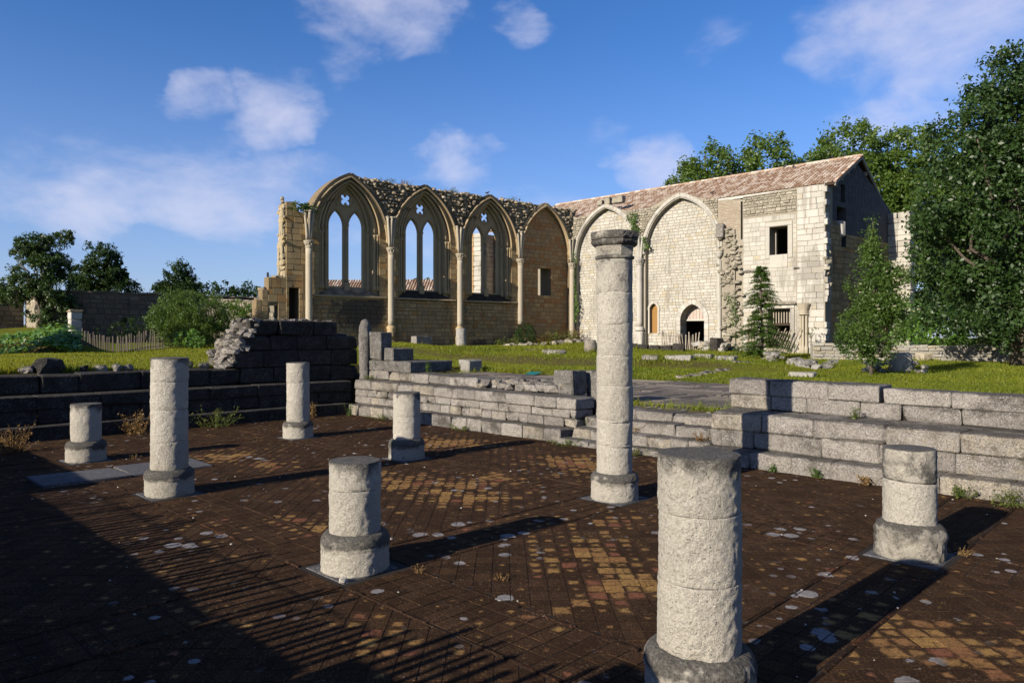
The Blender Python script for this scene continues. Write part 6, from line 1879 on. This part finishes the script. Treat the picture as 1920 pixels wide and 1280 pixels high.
# dark seep of moss is in the stone; weeds along the wall feet
def weed(label, P, h, spread, n, mat='weed', seed=0, size=.05, name='weed', group='weeds at the foot of the stone'):
    e = empty(name, label, 'weed', P, group)
    g = np.random.default_rng(seed); Vs, St = [], []
    for k in range(n):
        a = g.uniform(0, 6.28); d = np.array([math.cos(a), math.sin(a)]) * g.random() * spread
        hh = h * g.uniform(.45, 1.1); top = np.array([P[0] + d[0] * 1.3, P[1] + d[1] * 1.3, P[2] + hh]); base = np.array([P[0] + d[0] * .5, P[1] + d[1] * .5, P[2] - .01])
        St.append(tube([base, (base + top) / 2 + [0, 0, .02], top], [.003, .0025, .0015], 4, False))
        for _ in range(9):
            t = g.random(); p = base + (top - base) * t + g.normal(size=3) * size * .5
            nr = g.normal(size=3) + [0, 0, .5]; nr /= np.linalg.norm(nr); tt = g.normal(size=3); tt -= (tt @ nr) * nr; tt /= np.linalg.norm(tt); b = np.cross(nr, tt); L = size * g.uniform(.5, 1.2)
            Vs += [p - tt * L * .5, p + b * L * .3, p + tt * L * .5, p - b * L * .3]
    V = np.array(Vs); emit('leaves', V, np.arange(len(V)).reshape(-1, 4), M[mat], e, g.random(len(V) // 4))
    V, F, r = joined([(a, b, .5) for a, b in St]); emit('stems', V, F, M['weed' if mat != 'dry' else 'dry'], e, .3)


WD = [('leafy green weed at the foot of the right bench wall, left of the dry one', (6.14, 8.15, 0), .14, .12, 16, 'leaf_bright'), ('small green weed at the foot of the right bench wall near the front pale column', (6.15, 7.55, 0), .09, .08, 12, 'leaf_bright'),
      ('dry rust-coloured weed at the foot of the right bench wall', (6.12, 8.75, 0), .13, .14, 20, 'dry'), ('low green weeds behind the column with the dark upper drum', (6.12, 9.75, 0), .14, .2, 22, 'weed'),
      ('dense reddish-green weeds at the right edge below the bench wall', (6.02, 10.25, 0), .18, .26, 34, 'weed'), ('green weed on the upper step of the right bench wall', (6.90, 8.36, .70), .20, .07, 12, 'weed'),
      ('weeds at the bottom step left of the tallest column', (6.02, 4.1, 0), .12, .3, 26, 'weed'), ('weeds at the bottom step right of the tallest column', (6.04, 5.5, 0), .13, .28, 30, 'weed'),
      ('dry grass tuft in the middle of the doorway steps', (6.66, 4.9, .25), .12, .25, 18, 'dry'), ('dry tuft on the steps against the right jamb', (6.5, 6.3, .25), .12, .12, 16, 'dry'), ('green sprig beside the dark end of the left bench course', (6.72, 3.98, .25), .16, .05, 10, 'leaf_bright'),
      ('weeds at the foot of the sunlit wall behind the short column', (6.12, 1.4, 0), .10, .3, 24, 'weed'), ('yellowish weeds along the sunlit wall near the inner corner', (6.1, -1.2, 0), .14, .35, 28, 'weed'), ('thin weed stem on the sunlit wall left of the short column', (6.12, -.45, 0), .32, .08, 10, 'weed'),
      ('bright green weed in the dark inner corner of the benches', (6.0, -2.35, 0), .26, .12, 16, 'leaf_bright'), ('grey dead sprigs at the foot of the shaded bench right of the far column', (5.2, -2.6, 0), .36, .12, 12, 'dry'),
      ('green weeds on the bench top where the round-topped stone stands', (6.85, -2.8, .75), .16, .14, 18, 'weed'), ('green sprig hanging over the black end of the long slab', (7.25, -1.1, 1.0), .30, .05, 9, 'leaf_bright'),
      ('reddish bushy weeds before the shaded bench, right of the waist-high column', (3.0, -2.55, 0), .36, .5, 60, 'weed'), ('low reddish creeper on the shaded bench left of the waist-high column', (1.5, -2.5, 0), .40, .35, 46, 'dry'),
      ('dry weed clump in the dark at the left edge of the pavement', (-.6, -1.6, 0), .42, .4, 46, 'dry'), ('yellow grass sprig by the base of the low left column', (.55, .35, 0), .06, .1, 10, 'dry'), ('tiny dry plant in the shadow right of the tallest column', (4.02, 7.25, 0), .17, .06, 12, 'dry'),
      ('tiny plant at the front corner of the squat front column', (.25, 7.45, 0), .05, .05, 8, 'dry'), ('red-leaved plant at the slab corner by the column with the dark upper drum', (3.68, 10.28, 0), .06, .1, 14, 'dry'), ('two small weed sprigs on the tiles right of the squat front column', (.6, 8.0, 0), .03, .08, 8, 'dry')]
for k, (lab, (p, q, z), h, sp, n, mt) in enumerate(WD): weed(lab, pq(p, q, z), h, sp, n, mt, 100 + k, size=.016 if h < .08 else (.035 if h < .3 else .045))
for k in range(9):
    P = f1(.4 + k * .75, .75 + .3 * math.sin(k * 2.1), 0); z = gz(P[0], P[1])
    weed(('tall dry weeds at the foot of the walled-up bay, near the inner corner', 'green weeds next to the inner corner of the church walls', 'tangled weeds below the small window of the walled-up bay', 'dark weeds at the middle of the walled-up bay', 'brambles beside the almost black bush', 'weeds under the fourth shaft of the nave wall', 'low weeds right of the almost black bush', 'weeds left of the almost black bush', 'last low weeds at the left end of the broken stone line')[k], (P[0], P[1], z), .9 - .05 * k, .55, 46, 'dry' if k in (0, 4) else 'weed', 300 + k, size=.10, group='weeds at the foot of the nave wall')

# grass: short blades over the lawns in view
g = np.random.default_rng(77)
N = 400000
r = g.random(N); Yb = 10 + 36 * r ** 1.35; Xb = Yb * g.uniform(-.92, .92, N)
Zb = ground_z(Xb, Yb)
rel = np.stack([Xb, Yb], 1) - A0; p_, q_ = rel @ U, rel @ VV
deck = (p_ > 8.1) & (p_ < 14.4) & (q_ > -6.8) & (q_ < 5.9)
bench = (p_ > -4) & (p_ < 7.75) & (q_ > -4.0)
stub = (p_ > 3.6) & (p_ < 7.2) & (q_ > -4.6) & (q_ < -3)
ch1 = (np.stack([Xb, Yb], 1) - J0) @ NN; ch2 = (np.stack([Xb, Yb], 1) - J0) @ N2
ok = ~deck & ~bench & ~stub & (Zb > .2) & (ch1 > .1) & (ch2 > .1)
Xb, Yb, Zb = Xb[ok], Yb[ok], Zb[ok]; n = len(Xb)
# longer tufts along the stone edges
ex = []
for (p0_, p1_, q0_, q1_, m_) in ((7.72, 7.95, 6.5, 12.5, 2600), (7.6, 8.22, 3.9, 6.4, 500), (8.0, 8.22, -6.6, 5.8, 1500), (14.3, 14.7, -6.6, 5.9, 1800)):
    pp, qq = g.uniform(p0_, p1_, m_), g.uniform(q0_, q1_, m_); w_ = A0 + np.outer(pp, U) + np.outer(qq, VV); ex.append(w_)
for p_a, q_a, m_ in ((-3.0, -4.05, 2600),):
    pp, qq = g.uniform(-2.5, 3.6, m_), -3.98 - np.abs(g.normal(0, .14, m_)); ex.append(A0 + np.outer(pp, U) + np.outer(qq, VV))
for ob in bpy.data.objects:
    if ob.parent is None and ob.name.split('.')[0] in ('stone_block', 'stone_slab', 'column_drum', 'stone_trough', 'rubble', 'wall_footing', 'kerb_wall', 'gate_pillar'):
        a_ = g.uniform(0, 6.28, 130); r_ = .28 + .35 * g.random(130); ex.append(np.stack([ob.location.x + r_ * np.cos(a_), ob.location.y + r_ * np.sin(a_)], 1))
ex = np.vstack(ex); ze = ground_z(ex[:, 0], ex[:, 1]); k_ = ze > .2; ex, ze = ex[k_], ze[k_]
Xb = np.concatenate([Xb, ex[:, 0]]); Yb = np.concatenate([Yb, ex[:, 1]]); Zb = np.concatenate([Zb, ze]); tall_ = np.concatenate([np.ones(n), g.uniform(1.8, 4.0, len(ex))]); n = len(Xb)
hgt = (.022 + .0013 * Yb) * tall_ * g.uniform(.5, 1.4, n) * (1 + .5 * vnoise(np.stack([Xb, Yb, 0 * Xb], 1), .7, 9)); wdt = .004 + .00055 * Yb
a = g.uniform(0, 6.28, n); dx, dy = np.cos(a) * wdt, np.sin(a) * wdt
lx, ly = g.normal(0, .45, n) * hgt, g.normal(0, .45, n) * hgt
V = np.stack([np.stack([Xb - dx, Yb - dy, Zb - .01], 1), np.stack([Xb + dx, Yb + dy, Zb - .01], 1), np.stack([Xb + lx, Yb + ly, Zb + hgt], 1)], 1).reshape(-1, 3)
o = emit('grass', V, np.arange(n * 3).reshape(-1, 3), M['blade'], None, g.random(n), kind='stuff')
o['label'] = 'short sunlit grass on the lawns'

for k, (s_, z_, lab) in enumerate(((13.9, 10.2, 'tuft of weeds on the wall top between the first two nave arches'), (9.5, 10.2, 'tuft of weeds on the wall top between the second and third nave arches'), (12.8, 10.22, 'small yellowish weeds on the wall top left of the second nave arch'), (5.0, 10.2, 'low weeds on the wall top left of the walled-up bay'))):
    weed(lab, f1(s_, -.35, z_), .32, .5, 30, 'weed' if k != 2 else 'dry', 500 + k, size=.065, group='weeds on the nave wall top')
# pigeons on the church roof
def bird(P, yaw, label):
    ca, sa = math.cos(yaw), math.sin(yaw); V, F, off = [], [], 0
    e = empty('pigeon', label, 'bird', P, 'pigeons on the church roof')
    path = [(-.16, 0, .06), (-.09, 0, .075), (0, 0, .09), (.06, 0, .11), (.09, 0, .15), (.115, 0, .175), (.14, 0, .175), (.165, 0, .168)]
    rad = [.012, .03, .055, .05, .032, .03, .026, .004]
    pts = [np.array(P) + [a * ca - b * sa, a * sa + b * ca, c] for a, b, c in path]
    V, F = tube(pts, rad, 8); emit('body', V, F, M['bird'], e, rng.random(), smooth=True)
    for sg in (-1, 1):
        q = [np.array(P) + [.0 * ca - sg * .02 * sa, .0 * sa + sg * .02 * ca, zz] for zz in (0, .05)]
        V, F = tube(q, .006, 5); emit('leg', V, F, M['mould'], e, .5)
for k, (t, fr_, lab) in enumerate(((5.0, 1, 'pigeon on the ridge farthest left of the flock'), (5.35, 1, 'second pigeon of the left ridge pair'), (7.8, 1, 'pigeon alone on the ridge behind the larger blind arch'), (9.1, 1, 'pigeon near the middle of the ridge, left of a pair'), (9.5, 1, 'pigeon near the middle of the ridge, right of a pair'),
                                   (12.6, .92, 'pigeon just below the ridge in the right half'), (13.2, .85, 'pigeon lower on the right half of the roof'), (15.2, 1, 'pigeon on the ridge near the gable'), (15.8, 1, 'pigeon on the ridge closest to the gable'), (9.6, .15, 'pigeon low on the roof near the eave, right of the larger arch'))):
    w = EW + (RW - EW) * fr_; z = EZ + (RZ - EZ) * fr_ + .13
    bird(f2(t, w, z), rng.uniform(0, 6.28), lab)
for k, (s, lab) in enumerate(((7.0, 'small bird perched on the crown of the third nave arch'), (4.4, 'small dark bird on the wall top between the last two nave arches'))):
    bird(f1(s, -.3, 10.42 if k == 0 else 10.28), .5 + k, lab)

# unseen tree added left of the picture, shaped to shade the bank
tree('broadleaf_tree', 'unseen tree added outside the picture on the left to shade the bank', -25.6, 22.5, 7, [((0, 0, 5.2), (1.0, 1.0, 1.9)), ((0, 0, 2.6), (1.0, 1.0, 1.8)), ((.8, .7, 3.6), (1, 1, 1.6))], M['leaf_dark'], .25, 26, 14, .4, .2, 91, limbs=4, thr=-.6)
